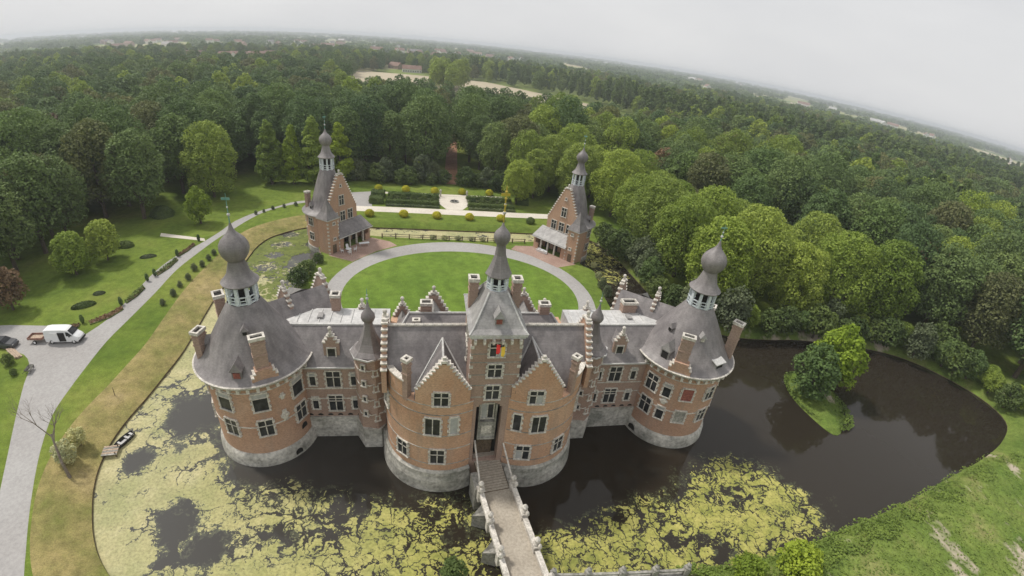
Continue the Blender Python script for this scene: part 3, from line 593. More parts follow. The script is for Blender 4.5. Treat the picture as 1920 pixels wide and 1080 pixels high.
# ---- wings between towers and main block, stair turrets, rear ranges
WY = -1.0
for s in (-1, 1):
    xo, xi = s*21.3, XC + s*10.9
    x0, x1 = min(xo, xi), max(xo, xi)
    m = MB(); m.box(x0, WY, 1.0, x1, 5.75, 10.95); obj('wing_wall', m, 'brick_dull', castle)
    m = MB(); m.box(x0, WY-.12, -1, x1, WY+1, 3.1); m.box(x0, WY-.2, 2.9, x1, WY+.5, 3.3)
    tx = XC + s*12.6
    m.prism([(tx - 2.1, WY-.1), (tx - 1.0, -3.0), (tx + 1.0, -3.0), (tx + 2.1, WY-.1)], -1, [3.3, 3.0, 3.0, 3.3]); obj('wing_plinth', m, 'plinth', castle)
    m = MB(); x2, x3 = (x0 - 1.5, x1) if s < 0 else (x0, x1 + 1.5)
    m.add([(x0-.5*(s < 0), WY-.35, 10.9), (x1+.5*(s > 0), WY-.35, 10.9), (x3, 2.1, 14.3), (x2, 2.1, 14.3), (x0, 2.1, 10.9), (x1, 2.1, 10.9)], [(0, 1, 2, 3), (0, 3, 4), (1, 5, 2), (2, 5, 4, 3), (0, 4, 5, 1)]); obj('wing_roof', m, 'slate', castle)
    m = MB(); m.box(x0-.4*(s < 0), WY-.48, 10.72, x1+.4*(s > 0), WY-.1, 10.9); obj('gutter', m, 'leadtrim', castle)
    m = MB(); m.box(x2, 1.95, 14.16, x3, 2.32, 14.36); obj('roof_ridge', m, 'leadtrim', castle)
    fl = [(x2, 2.3), (x3, 2.3), (x3, 5.8), (XC + s*18.6, 5.8), (s*21.6, 5.6), (s*24.2, 3.6)] if s < 0 else [(x2, 2.3), (x3, 2.3), (s*24.2, 3.6), (s*21.6, 5.6), (XC + s*18.6, 5.8), (x2, 5.8)]
    m = MB(); m.prism(fl, 10.5, 14.12); lf = obj('flat_roof', m, 'lead', castle)
    for k in range(9):
        xx = XC + s*(11.5 + k*1.2); q = MB(); q.box(xx-.05, 2.35, 14.122, xx+.05, 5.5, 14.2); obj('roof_seam', q, 'leadtrim', lf)
    q = MB(); q.box(s*19.0-.3, 3.4, 14.13, s*19.0+.3, 4.4, 14.4); obj('roof_hatch', q, 'slate_pale', lf)
    for z in (7.5, 6.0): m = MB(); m.box(x0, WY-.06, z, x1, WY+.1, z+.13); obj('string_course', m, 'stone', castle)
    for xw in (-19.5, -17.2, -14.95) if s < 0 else (14.3, 16.45, 18.9):
        mid = xw in (-17.2, 16.45)
        for z, h in ((8.95, 1.7 if not mid else 2.2), (5.4, 1.7 if not mid else 2.25)): window(castle, xw, WY, z, 0, .62 if not mid else 1.5, h, 'sash' if not mid else 'cross')
    for k in range(6):
        xw = (-20.3 if s < 0 else 14.0) + k*1.15; ar = MB().add([(.32*math.cos(q), -.04, .3*math.sin(q)) for q in np.linspace(0, math.pi, 8)], [tuple(range(8))]); obj('vent_opening', ar, 'dark', castle, (xw, WY, 3.45))
    # dormer with stepped gable
    xd = -17.2 if s < 0 else 16.5
    dg = step_gable(castle, 'dormer_gable', xd, WY+.75, 10.9, 0, 1.7, 13.1, 14.3, 3, .35, 'brick_dull')
    window(castle, xd, WY+.57, 12.2, 0, .8, 1.2, 'single', quoins=False)
    m = MB(); m.add([(xd-.8, WY+.9, 12.9), (xd+.8, WY+.9, 12.9), (xd, WY+.9, 13.9), (xd-.8, 2.0, 12.9), (xd+.8, 2.0, 12.9), (xd, 2.0, 13.9)], [(0,1,2),(0,2,5,3),(1,4,5,2),(3,5,4),(0,3,4,1)]); m.box(xd-.75, WY+.9, 11, xd+.75, 1.6, 12.9); obj('dormer_roof', m, 'slate', castle)
    # octagonal stair turret
    tx, ty = XC + s*12.6, -1.35
    m = MB(); m.lathe([(1.72, 2.9), (1.72, 13.2)], tx, ty, 8, cap=True, a0=rad(22.5)); t_ = obj('turret_wall', m, 'brick_dull', castle)
    for z in (5.2, 7.4, 9.6, 11.6): ring(castle, 'string_course', tx, ty, [(1.7, z), (1.78, z), (1.78, z+.1), (1.7, z+.1)], 'stone', 8).rotation_euler = (0, 0, 0)
    for i in range(8):
        a = 2*math.pi*i/8
        for z in (4.6, 6.8, 9.0, 11.2):
            if i in (0, 1, 7): window(castle, tx + 1.6*math.sin(a + rad(22.5)), ty - 1.6*math.cos(a + rad(22.5)), z + i % 2*.8, a + rad(22.5), .32, .6, 'single', quoins=False)
    m = MB(); m.lathe([(1.6, 13.1), (2.05, 13.15), (2.08, 13.3), (1.55, 13.75), (1.1, 14.5), (.75, 15.4), (.5, 16.4), (.4, 17.0)], tx, ty, 8, a0=rad(22.5)); obj('turret_roof', m, 'slate', castle)
    m = MB(); m.lathe([(2.0, 13.08), (2.14, 13.1), (2.14, 13.28), (2.0, 13.28)], tx, ty, 8, True); obj('gutter', m, 'leadtrim', castle)
    m = MB(); m.lathe([(.36, 16.9), (.6, 17.1), (.74, 17.45), (.66, 17.85), (.4, 18.25), (.2, 18.7), (.07, 19.3)], tx, ty, 16); obj('onion_dome', m, 'slate', castle, smooth=True)
    finial(castle, tx, ty, 19.2, 20.8, vane=False)
    # diagonal rear range
    p0, p1 = Vector((s*25.0, 3.6, 0)), Vector((s*19.3, 8.3, 0)); d = (p1 - p0).normalized(); nv = Vector((-d.y, d.x, 0)) if s > 0 else Vector((d.y, -d.x, 0))
    nin = Vector((-s*abs(d.y), -abs(d.x), 0))
    nin = Vector((-s*abs(d.y)*1.0, -abs(d.x), 0)).normalized(); no = -nin
    rz_, hi, ho = 16.0, 2.3, 4.6
    def P3(q, off_, z): v_ = q + off_; return (v_.x, v_.y, z)
    m = MB(); m.add([P3(p0, nin*hi, 13.4), P3(p1, nin*hi, 13.4), P3(p1, no*0, rz_), P3(p0, no*0, rz_), P3(p1, no*ho, 11.0), P3(p0, no*ho, 11.0)], [(0, 1, 2, 3), (3, 2, 4, 5), (0, 3, 5), (1, 4, 2), (0, 5, 4, 1)]); obj('range_roof', m, 'slate', castle)
    m = MB(); 
    q0, q1, q2, q3 = P3(p0, nin*hi, 0), P3(p1, nin*hi, 0), P3(p1, no*(ho-.3), 0), P3(p0, no*(ho-.3), 0)
    m.prism([q0[:2], q1[:2], q2[:2], q3[:2]], -1, 11.2); obj('range_wall', m, 'brick_dull', castle)
    ga = math.atan2(d.x, -d.y)
    gc = p1 + no*((ho - hi)/2) + d*.2
    step_gable(castle, 'range_gable', gc.x, gc.y, 1.4, ga, ho + hi + .1, 11.4, 16.5, 8, .45, 'brick_dull')
    pm = p0 + d*2.6; gm = pm + no*.6
    step_gable(castle, 'range_gable', gm.x, gm.y, 12.5, ga, 3.4, 14.6, 16.6, 4, .4, 'brick_dull')
    pc = p0 + d*4.5
    m = MB(); hw_ = 1.9
    m.add([P3(pc - d*hw_, no*3.9, 12.2), P3(pc + d*hw_, no*3.9, 12.2), P3(pc, no*3.6, 15.0), P3(pc - d*hw_, no*1.2, 15.2), P3(pc + d*hw_, no*1.2, 15.2), P3(pc, nin*.2, 16.4)], [(0,1,2),(0,2,5,3),(1,4,5,2),(0,3,4,1),(3,5,4)]); obj('cross_roof', m, 'slate_pale', castle)
    chimney(castle, s*17.5 if s < 0 else 19.5, 5.6, 13.5, 16.3 if s < 0 else 15.7, .95 if s < 0 else 1.9, 1.0)
# ---- main block with rounded front bastions
BR, BY = 6.2, -3.1
for s in (-1, 1):
    cx = XC + s*4.68
    arc = [(cx + BR*math.sin(rad(a))*1.0, BY - BR*math.cos(rad(a))) for a in (range(-90, 29, 3) if s < 0 else range(-28, 91, 3))]
    pl = ([(XC - 10.88, 6.8)] + arc + [(XC - 2.2, -6), (XC, -2), (XC, 6.8)]) if s < 0 else ([(XC + .001, 6.8), (XC + .001, -2), (XC + 2.2, -6)] + arc + [(XC + 10.88, 6.8)])
    m = MB(); m.prism(pl, 2.0, 12.35); bw = obj('bastion_wall', m, 'brick_warm', castle)
    ar2 = lambda rr: [(cx + rr*math.sin(rad(a)), BY - rr*math.cos(rad(a))) for a in (range(-90, 29, 3) if s < 0 else range(-28, 91, 3))]
    pr = [(BR+.62, -1), (BR+.45, 1.5), (BR+.3, 2.1), (BR+.28, 2.7), (BR+.05, 2.95), (BR-.3, 2.95), (BR-.3, -1)]
    A0, A1 = (-90, 27) if s < 0 else (-27, 90)
    m = MB(); m.lathe(pr, cx, BY, 40, True, rad(A0), rad(A1)); 
    xs_ = XC + s*10.88; m.box(min(xs_, xs_ + s*.5), BY, -1, max(xs_, xs_ + s*.5), WY, 2.7); obj('bastion_plinth', m, 'plinth', castle, smooth=False)
    for z, mt in ((3.9, 'stone_grey'), (6.15, 'plinth'), (8.1, 'stone_grey'), (11.0, 'stone_grey'), (12.2, 'plinth')):
        m = MB(); m.lathe([(BR-.05, z), (BR+.05, z), (BR+.05, z+.09), (BR-.05, z+.09)], cx, BY, 40, True, rad(A0), rad(A1)); obj('string_course', m, mt, castle)
    # curved crow-stepped gable
    gcA = -3.0*0 + (-2.5 if s < 0 else -1.0); hwA = 25.5; ns = 9; zs, za = 13.55, 17.35
    g = MB(); ri, ro = BR - .42, BR + .03
    def seg(mb, a0, a1, z0, z1, r0=ri, r1=ro): mb.lathe([(r0, z0), (r1, z0), (r1, z1), (r0, z1)], cx, BY, max(2, int(abs(a1-a0)/4)), True, rad(a0), rad(a1))
    seg(g, gcA-hwA, gcA+hwA, 12.3, zs)
    sA = hwA*.9/ns; sh = (za - zs)/ns
    for i in range(ns): seg(g, gcA-hwA+sA*i, gcA+hwA-sA*i, zs+sh*i, zs+sh*(i+1), ri+.001*i, ro-.001*i)
    go = obj('front_gable', g, 'brick_warm', castle)
    for i in range(ns):
        for t in (-1, 1):
            a = rad(gcA + t*(hwA - sA*(i+.5))); coping(go, cx + (BR-.2)*math.sin(a), BY - (BR-.2)*math.cos(a), zs + sh*(i+1), a, BR*rad(sA)+.12, .66)
    a = rad(gcA); t = MB(); t.box(-.3, -.3, za+.161, .3, .3, za+.45); t.box(-.16, -.16, za+.45, .16, .16, za+.75); obj('gable_finial', t, 'stone', go, (cx + (BR-.2)*math.sin(a), BY - (BR-.2)*math.cos(a), 0), a)
    # raised parapet towards the outer side with its chimney
    a0, a1 = (-92, -40) if s < 0 else (40, 92)
    g = MB(); seg(g, a0, a1, 12.3, 14.3); o = obj('parapet', g, 'brick_warm', castle)
    g = MB(); seg(g, a0, a1, 14.3, 14.46, ri-.08, ro+.1); obj('parapet_coping', g, 'stone', o)
    a = rad(-39 if s < 0 else 39); chimney(castle, cx + (BR-.25)*math.sin(a), BY - (BR-.25)*math.cos(a), 12.0, 17.0, .62, .6, a)
    # windows
    WL = [(-11, 9.5, 1.35, 1.9, 'two'), (8.5, 9.6, .7, 1.9, 'single'), (-43, 5.1, 1.2, 1.7, 'cross'), (-6, 5.2, 1.3, 1.7, 'cross'), (-4, 13.2, 1.25, 1.4, 'cross'), (-72, 10.0, 1.1, 1.9, 'two')] if s < 0 else [(-17.5, 9.5, .7, 1.9, 'single'), (3.6, 9.35, 1.35, 1.9, 'two'), (-7.8, 5.2, 1.3, 1.7, 'cross'), (32, 5.3, 1.2, 1.7, 'cross'), (-3, 13.1, 1.25, 1.4, 'cross'), (62, 9.6, 1.1, 1.8, 'two')]
    for a, z, w_, h_, k_ in WL: cwin(castle, cx, BY, BR + .03, a, z, w=w_*1.08, h=h_*1.15, kind=k_)
    # gable roof behind the front gable
    gx = cx + BR*math.sin(rad(gcA)); hw_ = 2.75; zr = 16.45
    m = MB(); m.add([(gx-hw_, -8.45, 12.5), (gx+hw_, -8.45, 12.5), (gx, -8.7, zr), (gx-hw_, -6.0, 12.5), (gx+hw_, -6.0, 12.5), (gx, -3.7, zr)], [(0,1,2),(0,2,5,3),(1,4,5,2),(0,3,4,1),(3,5,4)]); obj('gable_roof', m, 'slate', castle)
    m = MB(); m.tube((gx, -8.7, zr+.04), (gx, -3.8, zr+.04), .12, .12, 6); obj('roof_ridge', m, 'leadtrim', castle)
    for t_ in (-1, 1): m = MB(); m.tube((gx, -3.85, zr+.05), (gx + t_*hw_*.93, -6.95, 12.95), .11, .11, 5); obj('roof_valley', m, 'leadtrim', castle)
    # main roof, front pile
    zR, yR, sl_ = 17.5, -3.0, 1.19
    zz = lambda y: zR - (yR - y)*sl_
    xo_, xi_ = XC + s*10.62, XC + s*2.5
    fr = [(xo_, yR), (xo_, -4.5), (XC + s*10.1, -6.2), (XC + s*9.2, -7.25), (xi_, -7.25), (xi_, yR)]
    m = MB(); top = [(x, y, zz(y)) for x, y in fr]; bot = [(x, y, 12.3) for x, y in fr]; m.add(top + bot, [tuple(range(6))] + [(i, (i+1) % 6, 6 + (i+1) % 6, 6 + i) for i in range(6)]); obj('main_roof', m, 'slate', castle)
    m = MB(); m.add([(xo_, yR, zR), (xi_, yR, zR), (xi_, 0, 13.6), (xo_, 0, 13.6), (xo_, yR, 12.3), (xi_, yR, 12.3), (xi_, 0, 12.3), (xo_, 0, 12.3)], [(0,1,2,3),(2,3,7,6),(4,5,6,7),(0,3,7,4),(1,2,6,5)]); obj('main_roof', m, 'slate', castle)
    rd = MB()
    m = MB(); m.tube((xo_, yR, zR+.06), (xi_ - s*2.3, yR, zR+.06), .15, .15, 6); ro_ = obj('roof_ridge', m, 'leadtrim', castle)
    rt = MB().tube((-.42, 0, 0), (.42, 0, 0), .19, .17, 7).mesh('ridge_tile')
    for k in range(9): link('ridge_tile', rt, 'stone', ro_, (XC + s*(10.1 - k*.92), yR, zR + .1))
    # side crow-stepped gable
    step_gable(castle, 'side_gable', XC + s*10.72, yR, 11.5, rad(90*s), 6.6, 13.7, 18.2, 8, .5, 'brick')
    # rear pile with hipped end
    yq, zq = 3.1, 15.2
    m = MB(); a_, b_ = XC + s*10.7, XC + s*.02
    m.add([(a_, 0, 12.6), (b_, 0, 12.6), (b_, yq, zq), (XC + s*8.6, yq, zq), (b_, 7.1, 10.9), (XC + s*10.9, 7.1, 10.9)], [(0,1,2,3),(3,2,4,5),(0,3,5)]); obj('rear_roof', m, 'slate', castle)
    m = MB(); m.tube((XC + s*8.6, yq, zq+.04), (b_, yq, zq+.04), .14, .14, 6); m.tube((XC + s*8.6, yq, zq+.04), (a_, 0, 12.65), .12, .12, 6); obj('roof_ridge', m, 'leadtrim', castle)
    step_gable(castle, 'rear_gable', XC + s*5.75, 7.0, 1.4, math.pi, 4.2, 12.2, 15.5, 6, .45, 'brick_dull')
    step_gable(castle, 'rear_gable', XC + s*(9.55 if s < 0 else 8.7), 7.0, 1.4, math.pi, 2.2, 12.0, 13.9, 4, .45, 'brick_dull')
    step_gable(castle, 'rear_gable', XC + s*14.2, 5.85, 1.4, math.pi, 2.2, 12.4, 14.3, 4, .45, 'brick_dull')
    for xg, hw_, zt in ((XC + s*5.75, 1.9, 14.9), (XC + s*(9.55 if s < 0 else 8.7), .95, 13.4)):
        m = MB(); m.add([(xg-hw_, 6.85, 11.6), (xg+hw_, 6.85, 11.6), (xg, 6.85, zt), (xg-hw_, 5.2, 12.4), (xg+hw_, 5.2, 12.4), (xg, 3.0, zt)], [(0,1,2),(0,2,5,3),(1,4,5,2),(3,5,4)]); obj('gable_roof', m, 'slate_pale', castle)
    for xg in (2.2, 5.75, 9.2):
        for z in (4.4, 8.4): window(castle, XC + s*xg, 7.24 if xg == 5.75 else 6.82, z, math.pi, 1.2, 1.9)
    for xg in (13, 16.0):
        for z in (4.4, 8.4): window(castle, XC + s*xg, 5.78, z, math.pi, 1.1, 1.8)
chimney(castle, -7.0, 3.6, 13.5, 16.5, 1.2, .9); chimney(castle, -8.1, 2.2, 13.0, 14.9, .7, .6); chimney(castle, 7.3, 3.4, 13.5, 16.6, 1.2, .9)
# ---- gate tower
GXL, GXR, GY0, GY1, GZT = XC - 2.5, XC + 2.42, -8.55, -1.7, 19.75
DX0, DX1 = XC - 1.5, XC + 1.15
m = MB(); m.box(GXL, -7.2, -1, GXR, GY1, GZT); m.box(GXL, GY0, -1, DX0, -7.2, GZT); m.box(DX1, GY0, -1, GXR, -7.2, GZT); m.box(DX0, GY0, 11.9, DX1, -7.2, GZT); m.box(DX0, GY0, -1, DX1, -7.2, 3.35)
AN = 10
for i in range(AN):
    t0, t1 = i/AN, (i+1)/AN; xa, xb = DX0 + (DX1-DX0)*t0, DX0 + (DX1-DX0)*t1; h0 = 10.9 + .99*math.sqrt(max(0, 1-(2*(t0+t1)/2-1)**2)); m.box(xa, GY0, h0, xb, -7.2, 11.9)
obj('gate_tower_wall', m, 'brick_dull', castle)
xm = (DX0 + DX1)/2
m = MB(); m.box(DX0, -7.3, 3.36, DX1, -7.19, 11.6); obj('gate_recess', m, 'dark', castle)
m = MB(); m.box(xm-.78, -8.05, 6.5, xm+.78, -7.3, 8.7); m.box(xm-.95, -8.12, 6.5, xm-.78, -7.3, 11.2); m.box(xm+.78, -8.12, 6.5, xm+.95, -7.3, 11.2); m.box(xm-.95, -8.2, 6.25, xm+.95, -7.3, 6.5); gp = obj('gate_panel', m, 'stone_grey', castle)
m = MB(); m.box(xm-.55, -8.12, 7.1, xm+.55, -8.05, 8.2); obj('carved_relief', m, 'stone', gp)
window(castle, xm, -7.6, 9.9, 0, 1.2, 1.9, 'two', quoins=False)
m = MB(); m.box(xm-.85, -7.42, 3.4, xm+.85, -7.3, 6.1); dr = obj('gate_door', m, 'timber', castle)
for k in range(6): q = MB(); q.box(xm-.83+k*.28, -7.46, 3.42, xm-.57+k*.28, -7.42, 6.05); obj('door_plank', q, 'timber', dr)
for k in range(14):
    z = 3.6 + k*1.15
    for s, x in ((-1, GXL), (1, GXR)):
        if z < 19.4 and z > 12.5: q = MB(); wq = .3 if k % 2 else .2; q.box(min(x - s*-.0, x - s*wq) - .0, GY0-.04, z, max(x + s*.04, x - s*wq + 0), GY0+.3, z+.42) if False else q.box(min(x + s*.04, x - s*wq), GY0-.04, z, max(x + s*.04, x - s*wq), GY0+.3, z+.34); obj('quoin', q, 'stone', castle)
for z in (17.9, 16.9, 15.4, 14.1, 12.6): m = MB(); m.box(GXL-.03, GY0-.03, z, GXR+.03, GY0+.2, z+.1); obj('string_course', m, 'stone_grey', castle)
for x in (GXL, GXR): m = MB(); m.tube((x, GY0-.15, .5), (x, GY0-.15, 13.2), .085, .085, 6); m.box(x-.17, GY0-.3, 13.2, x+.17, GY0, 13.55); obj('downpipe', m, 'iron', castle)
for z, h in ((18.45, 1.5), (15.95, 1.5), (13.25, 1.7)): window(castle, XC-.05, GY0, z, 0, 1.3, h, 'cross')
for z in (18.2, 15.8):
    for x, a in ((GXL, -90), (GXR, 90)): window(castle, x, -5, z, rad(a), 1.1, 1.5, 'two')
m = MB(); m.box(GXL-.3, GY0-.3, 20.02, GXR+.3, GY1+.3, 20.28); m.box(GXL-.16, GY0-.16, 19.75, GXR+.16, GY1+.16, 20.02); cn = obj('cornice', m, 'leadtrim', castle)
cb = MB().box(-.12, -.42, -.5, .12, .05, 0).mesh('bracket')
for k in range(6): link('bracket', cb, 'stone', cn, (GXL + .3 + k*(GXR-GXL-.6)/5, GY0, 19.75))
CX, CY, HX, HY = (GXL+GXR)/2, (GY0+GY1)/2, (GXR-GXL)/2 + .33, (GY1-GY0)/2 + .33
m = MB(); L = []
for t, z in ((1, 20.3), (.86, 20.62), (.7, 21.4), (.5, 22.4), (.30, 23.35)):
    hx, hy = max(HX*t, .9), max(HY*t, .9); L.append([(CX-hx, CY-hy, z), (CX+hx, CY-hy, z), (CX+hx, CY+hy, z), (CX-hx, CY+hy, z)])
for a, c in zip(L, L[1:]):
    for i in range(4): m.add([a[i], a[(i+1) % 4], c[(i+1) % 4], c[i]], [(0, 1, 2, 3)])
m.poly(L[-1]); obj('gate_tower_roof', m, 'slate_pale', castle)
for i in range(4):
    m = MB()
    for a, c in zip(L, L[1:]): m.tube(a[i], c[i], .09, .09, 5)
    obj('roof_hip', m, 'leadtrim', castle)
belfry(castle, CX, CY, 23.2, 24.85, 27.8, 30.0, .95, 1.3, .78, 8, 'slate', fin=33.0)
m = MB(); m.tube((CX, CY, 30.2), (CX, CY, 33.2), .09, .05, 6); 
for z in (30.9, 31.5, 32.1, 32.7): m.ball((CX, CY, z), .13, 8, 5)
obj('gilded_spire', m, 'gilt', castle)
chimney(castle, CX-2.15, CY+1.2, 19.9, 23.8, .85, .95); chimney(castle, CX+2.2, CY+1.2, 19.9, 23.8, .85, .95)
o = cone_dormer(castle, CX, CY, 0, 3.0, 21.0, .8, .7, 'redpaint', 'slate_pale')
m = MB(); m.tube((XC-.05, GY0-.05, 19.0), (XC+.1, GY0-1.9, 20.2), .05, .04, 6); obj('flagpole', m, 'iron', castle)
fl = thing('flag', 'red and yellow flag hanging from a pole on the gate tower front', 'flag', (XC+.1, GY0-1.85, 20.1))
def cloth(name, mat, y0, y1, x0):
    m = MB(); nx_, nz_ = 6, 6; V = []
    for i in range(nx_+1):
        for j in range(nz_+1):
            u_, v_ = i/nx_, j/nz_; V.append((x0 + .16*math.sin(u_*6 + v_*2.2), y0 + (y1-y0)*u_, -1.5*v_ - .35*u_*v_ - .5*u_))
    m.add(V, [(i*(nz_+1)+j, (i+1)*(nz_+1)+j, (i+1)*(nz_+1)+j+1, i*(nz_+1)+j+1) for i in range(nx_) for j in range(nz_)]); obj(name, m, mat, fl, smooth=True)
cloth('flag_stripe', 'flagyellow', .05, .35, .1); cloth('flag_stripe', 'flagred', .3, .8, -.3); fl.scale = (1, 1, .62)
# ------------------------------------------------------------------ garden pavilions
def pavilion(origin, ang, mx, label):
    T = thing('pavilion', label, 'pavilion', (origin[0], origin[1], 0), ang, 'pavilions at the far corners of the courtyard')
    X = lambda x: x*mx
    def bx(m, x0, y0, z0, x1, y1, z1): return m.box(min(X(x0), X(x1)), y0, z0, max(X(x0), X(x1)), y1, z1)
    cx, cy, R = X(6.4), 6.1, 5.0
    clip = lambda q, y0: setattr(q, 'V', [(a_, max(b_, y0), c_) for a_, b_, c_ in q.V])
    m = MB(); m.lathe([(R, 1.0), (R, 8.4)], cx, cy, 56, cap=True); clip(m, 2.9); bx(m, 2.2, 2.75, 1.0, 10.9, 6.0, 8.35); obj('wall', m, 'brick', T, smooth=False)
    m = MB(); m.lathe([(R+.25, -1), (R+.15, 1.1), (R-.1, 1.25)], cx, cy, 48); clip(m, 2.85); obj('plinth', m, 'plinth', T)
    m = MB(); m.lathe([(R-.1, 8.1), (R+.5, 8.3), (R+.75, 8.45), (R+.75, 8.65), (R-.1, 8.65)], cx, cy, 48, True, rad(62), rad(298)); obj('cornice', m, 'leadtrim', T)
    m = MB(); m.lathe([(R+.8, 8.66), (R+.1, 8.9), (R-.6, 9.4), (3.85, 10.1), (3.4, 11.2), (2.95, 12.8), (2.35, 14.8), (1.4, 17.5)], cx, cy, 48); clip(m, 2.98); obj('tower_roof', m, 'slate', T, smooth=True)
    belfry(T, cx, cy, 17.3, 19.9, 22.2, 25.6, 1.35, 1.75, 1.3, 9, 'slate', fin=28.5)
    g = step_gable(T, 'gable', cx, 2.75, 1.2, 0, 8.7, 9.0, 16.6, 13, .5, 'brick')
    for x, z, h in ((4.4, 7.4, 1.7), (6.5, 7.4, 1.7), (8.7, 7.4, 1.7)): window(T, X(x), 2.5, z+.35, 0, 1.3, h+.3, 'cross', quoins=False)
    window(T, cx, 2.5, 11.3, 0, 1.25, 2.0, 'cross', quoins=False); window(T, cx, 2.5, 14.4, 0, .35, .45, 'single', quoins=False)
    # porch with lean-to roof
    m = MB(); m.add([(X(2.6), -.35, 4.6), (X(12.4), -.35, 4.6), (X(11.9), 2.55, 6.6), (X(2.6), 2.55, 6.6), (X(2.6), -.35, 4.42), (X(12.4), -.35, 4.42), (X(11.9), 2.55, 6.42), (X(2.6), 2.55, 6.42)], [(0,1,2,3),(7,6,5,4),(0,4,5,1),(1,5,6,2),(2,6,7,3),(3,7,4,0)]); obj('porch_roof', m, 'slate_pale' if mx < 0 else 'slate', T)
    m = MB(); bx(m, 2.6, -.5, 4.3, 12.5, -.35, 4.45); obj('gutter', m, 'leadtrim', T)
    for q_ in ((11.5, 0, 1.2, 12.0, 2.6, 4.5), (10.6, 0, 1.2, 11.5, .4, 2.9), (10.8, 2.6, 1.2, 12.0, 3.0, 6.3), (2.9, .02, 1.2, 4.0, .42, 4.4)): m = MB(); bx(m, *q_); obj('porch_wall', m, 'brick', T)
    for x in (5.9, 7.9, 9.9): m = MB(); bx(m, x-.16, .02, 1.4, x+.16, .34, 4.4); obj('porch_post', m, 'stone', T)
    m = MB(); bx(m, 4.0, .05, 4.15, 11.5, .3, 4.4); obj('porch_beam', m, 'timber', T)
    for x in (5.0, 7.2, 9.6): m = MB(); bx(m, x-.6, 2.3, 1.5, x+.6, 2.49, 3.8); obj('porch_door', m, 'dark', T)
    # square stair turret
    m = MB(); bx(m, 0, 0, -.5, 2.9, 2.9, 8.9); obj('turret_wall', m, 'brick', T)
    m = MB(); bx(m, -.25, -.25, 8.9, 3.15, 3.15, 9.1); obj('gutter', m, 'leadtrim', T)
    m = MB(); a, b_, c, d, e = (X(-.28), -.28, 9.1), (X(3.18), -.28, 9.1), (X(3.18), 3.18, 9.1), (X(-.28), 3.18, 9.1), (X(1.45), 1.45, 13.2); f_ = [(X(.5), .5, 10.4), (X(2.4), .5, 10.4), (X(2.4), 2.4, 10.4), (X(.5), 2.4, 10.4)]
    m.add([a, b_, c, d] + f_ + [e], [(0,1,5,4),(1,2,6,5),(2,3,7,6),(3,0,4,7),(4,5,8),(5,6,8),(6,7,8),(7,4,8)]); obj('turret_roof', m, 'slate', T)
    for s_, yy in ((0, 0.0), ): 
        for z in (8.0, 4.6): window(T, X(1.6), -.01, z, 0, .55, .45, 'two', quoins=False)
        m = MB(); bx(m, .9, -.06, 1.3, 1.9, .05, 3.4); obj('turret_door', m, 'timber', T)
    for z in np.arange(1.6, 8.6, .8):
        for xa, xb in ((-.03, .25), (2.65, 2.93)): m = MB(); bx(m, xa, -.03, z, xb, .3, z+.35); obj('quoin', m, 'stone', T)
    for a in (-62, -95, 140, 180, 220):
        for z in (3.6, 6.9): aa = rad(a*mx); window(T, cx + R*math.sin(aa), cy - R*math.cos(aa), z, aa, 1.3, 1.6, 'cross', quoins=False)
    for a in (-60, -105, 160): aa = a*mx; cone_dormer(T, cx, cy, aa, 4.3, 9.2, .8, .9, 'dark')
    chimney(T, cx - mx*3.2, cy + 3.0, 8.5, 12.6, .9, .8)
pavilion((-26.75, 47.5), math.atan2(.807, .59), 1, 'brick garden pavilion with slate belfry and porch, on the left beside the lily water')
pavilion((25.9, 46.3), math.atan2(-.777, .63), -1, 'brick garden pavilion with belfry and pale porch roof, on the right before the bright trees')
# ------------------------------------------------------------------ stone bridge
bra, brb = Vector((-.15, -8.5, 0)), Vector((1.75, -21.8, 0)); bd = (brb - bra).normalized(); bn = Vector((-bd.y, bd.x, 0))   # bn points to +x side
bridge = thing('stone_bridge', 'narrow stone bridge with carved parapet posts crossing the moat to the castle gate', 'bridge', tuple(bra))
bang = math.atan2(bd.x, -bd.y)
Lb = (brb - bra).length
def bl(name, m, mat, par=None): return obj(name, m, mat, par or bridge, (0, 0, 0), bang)
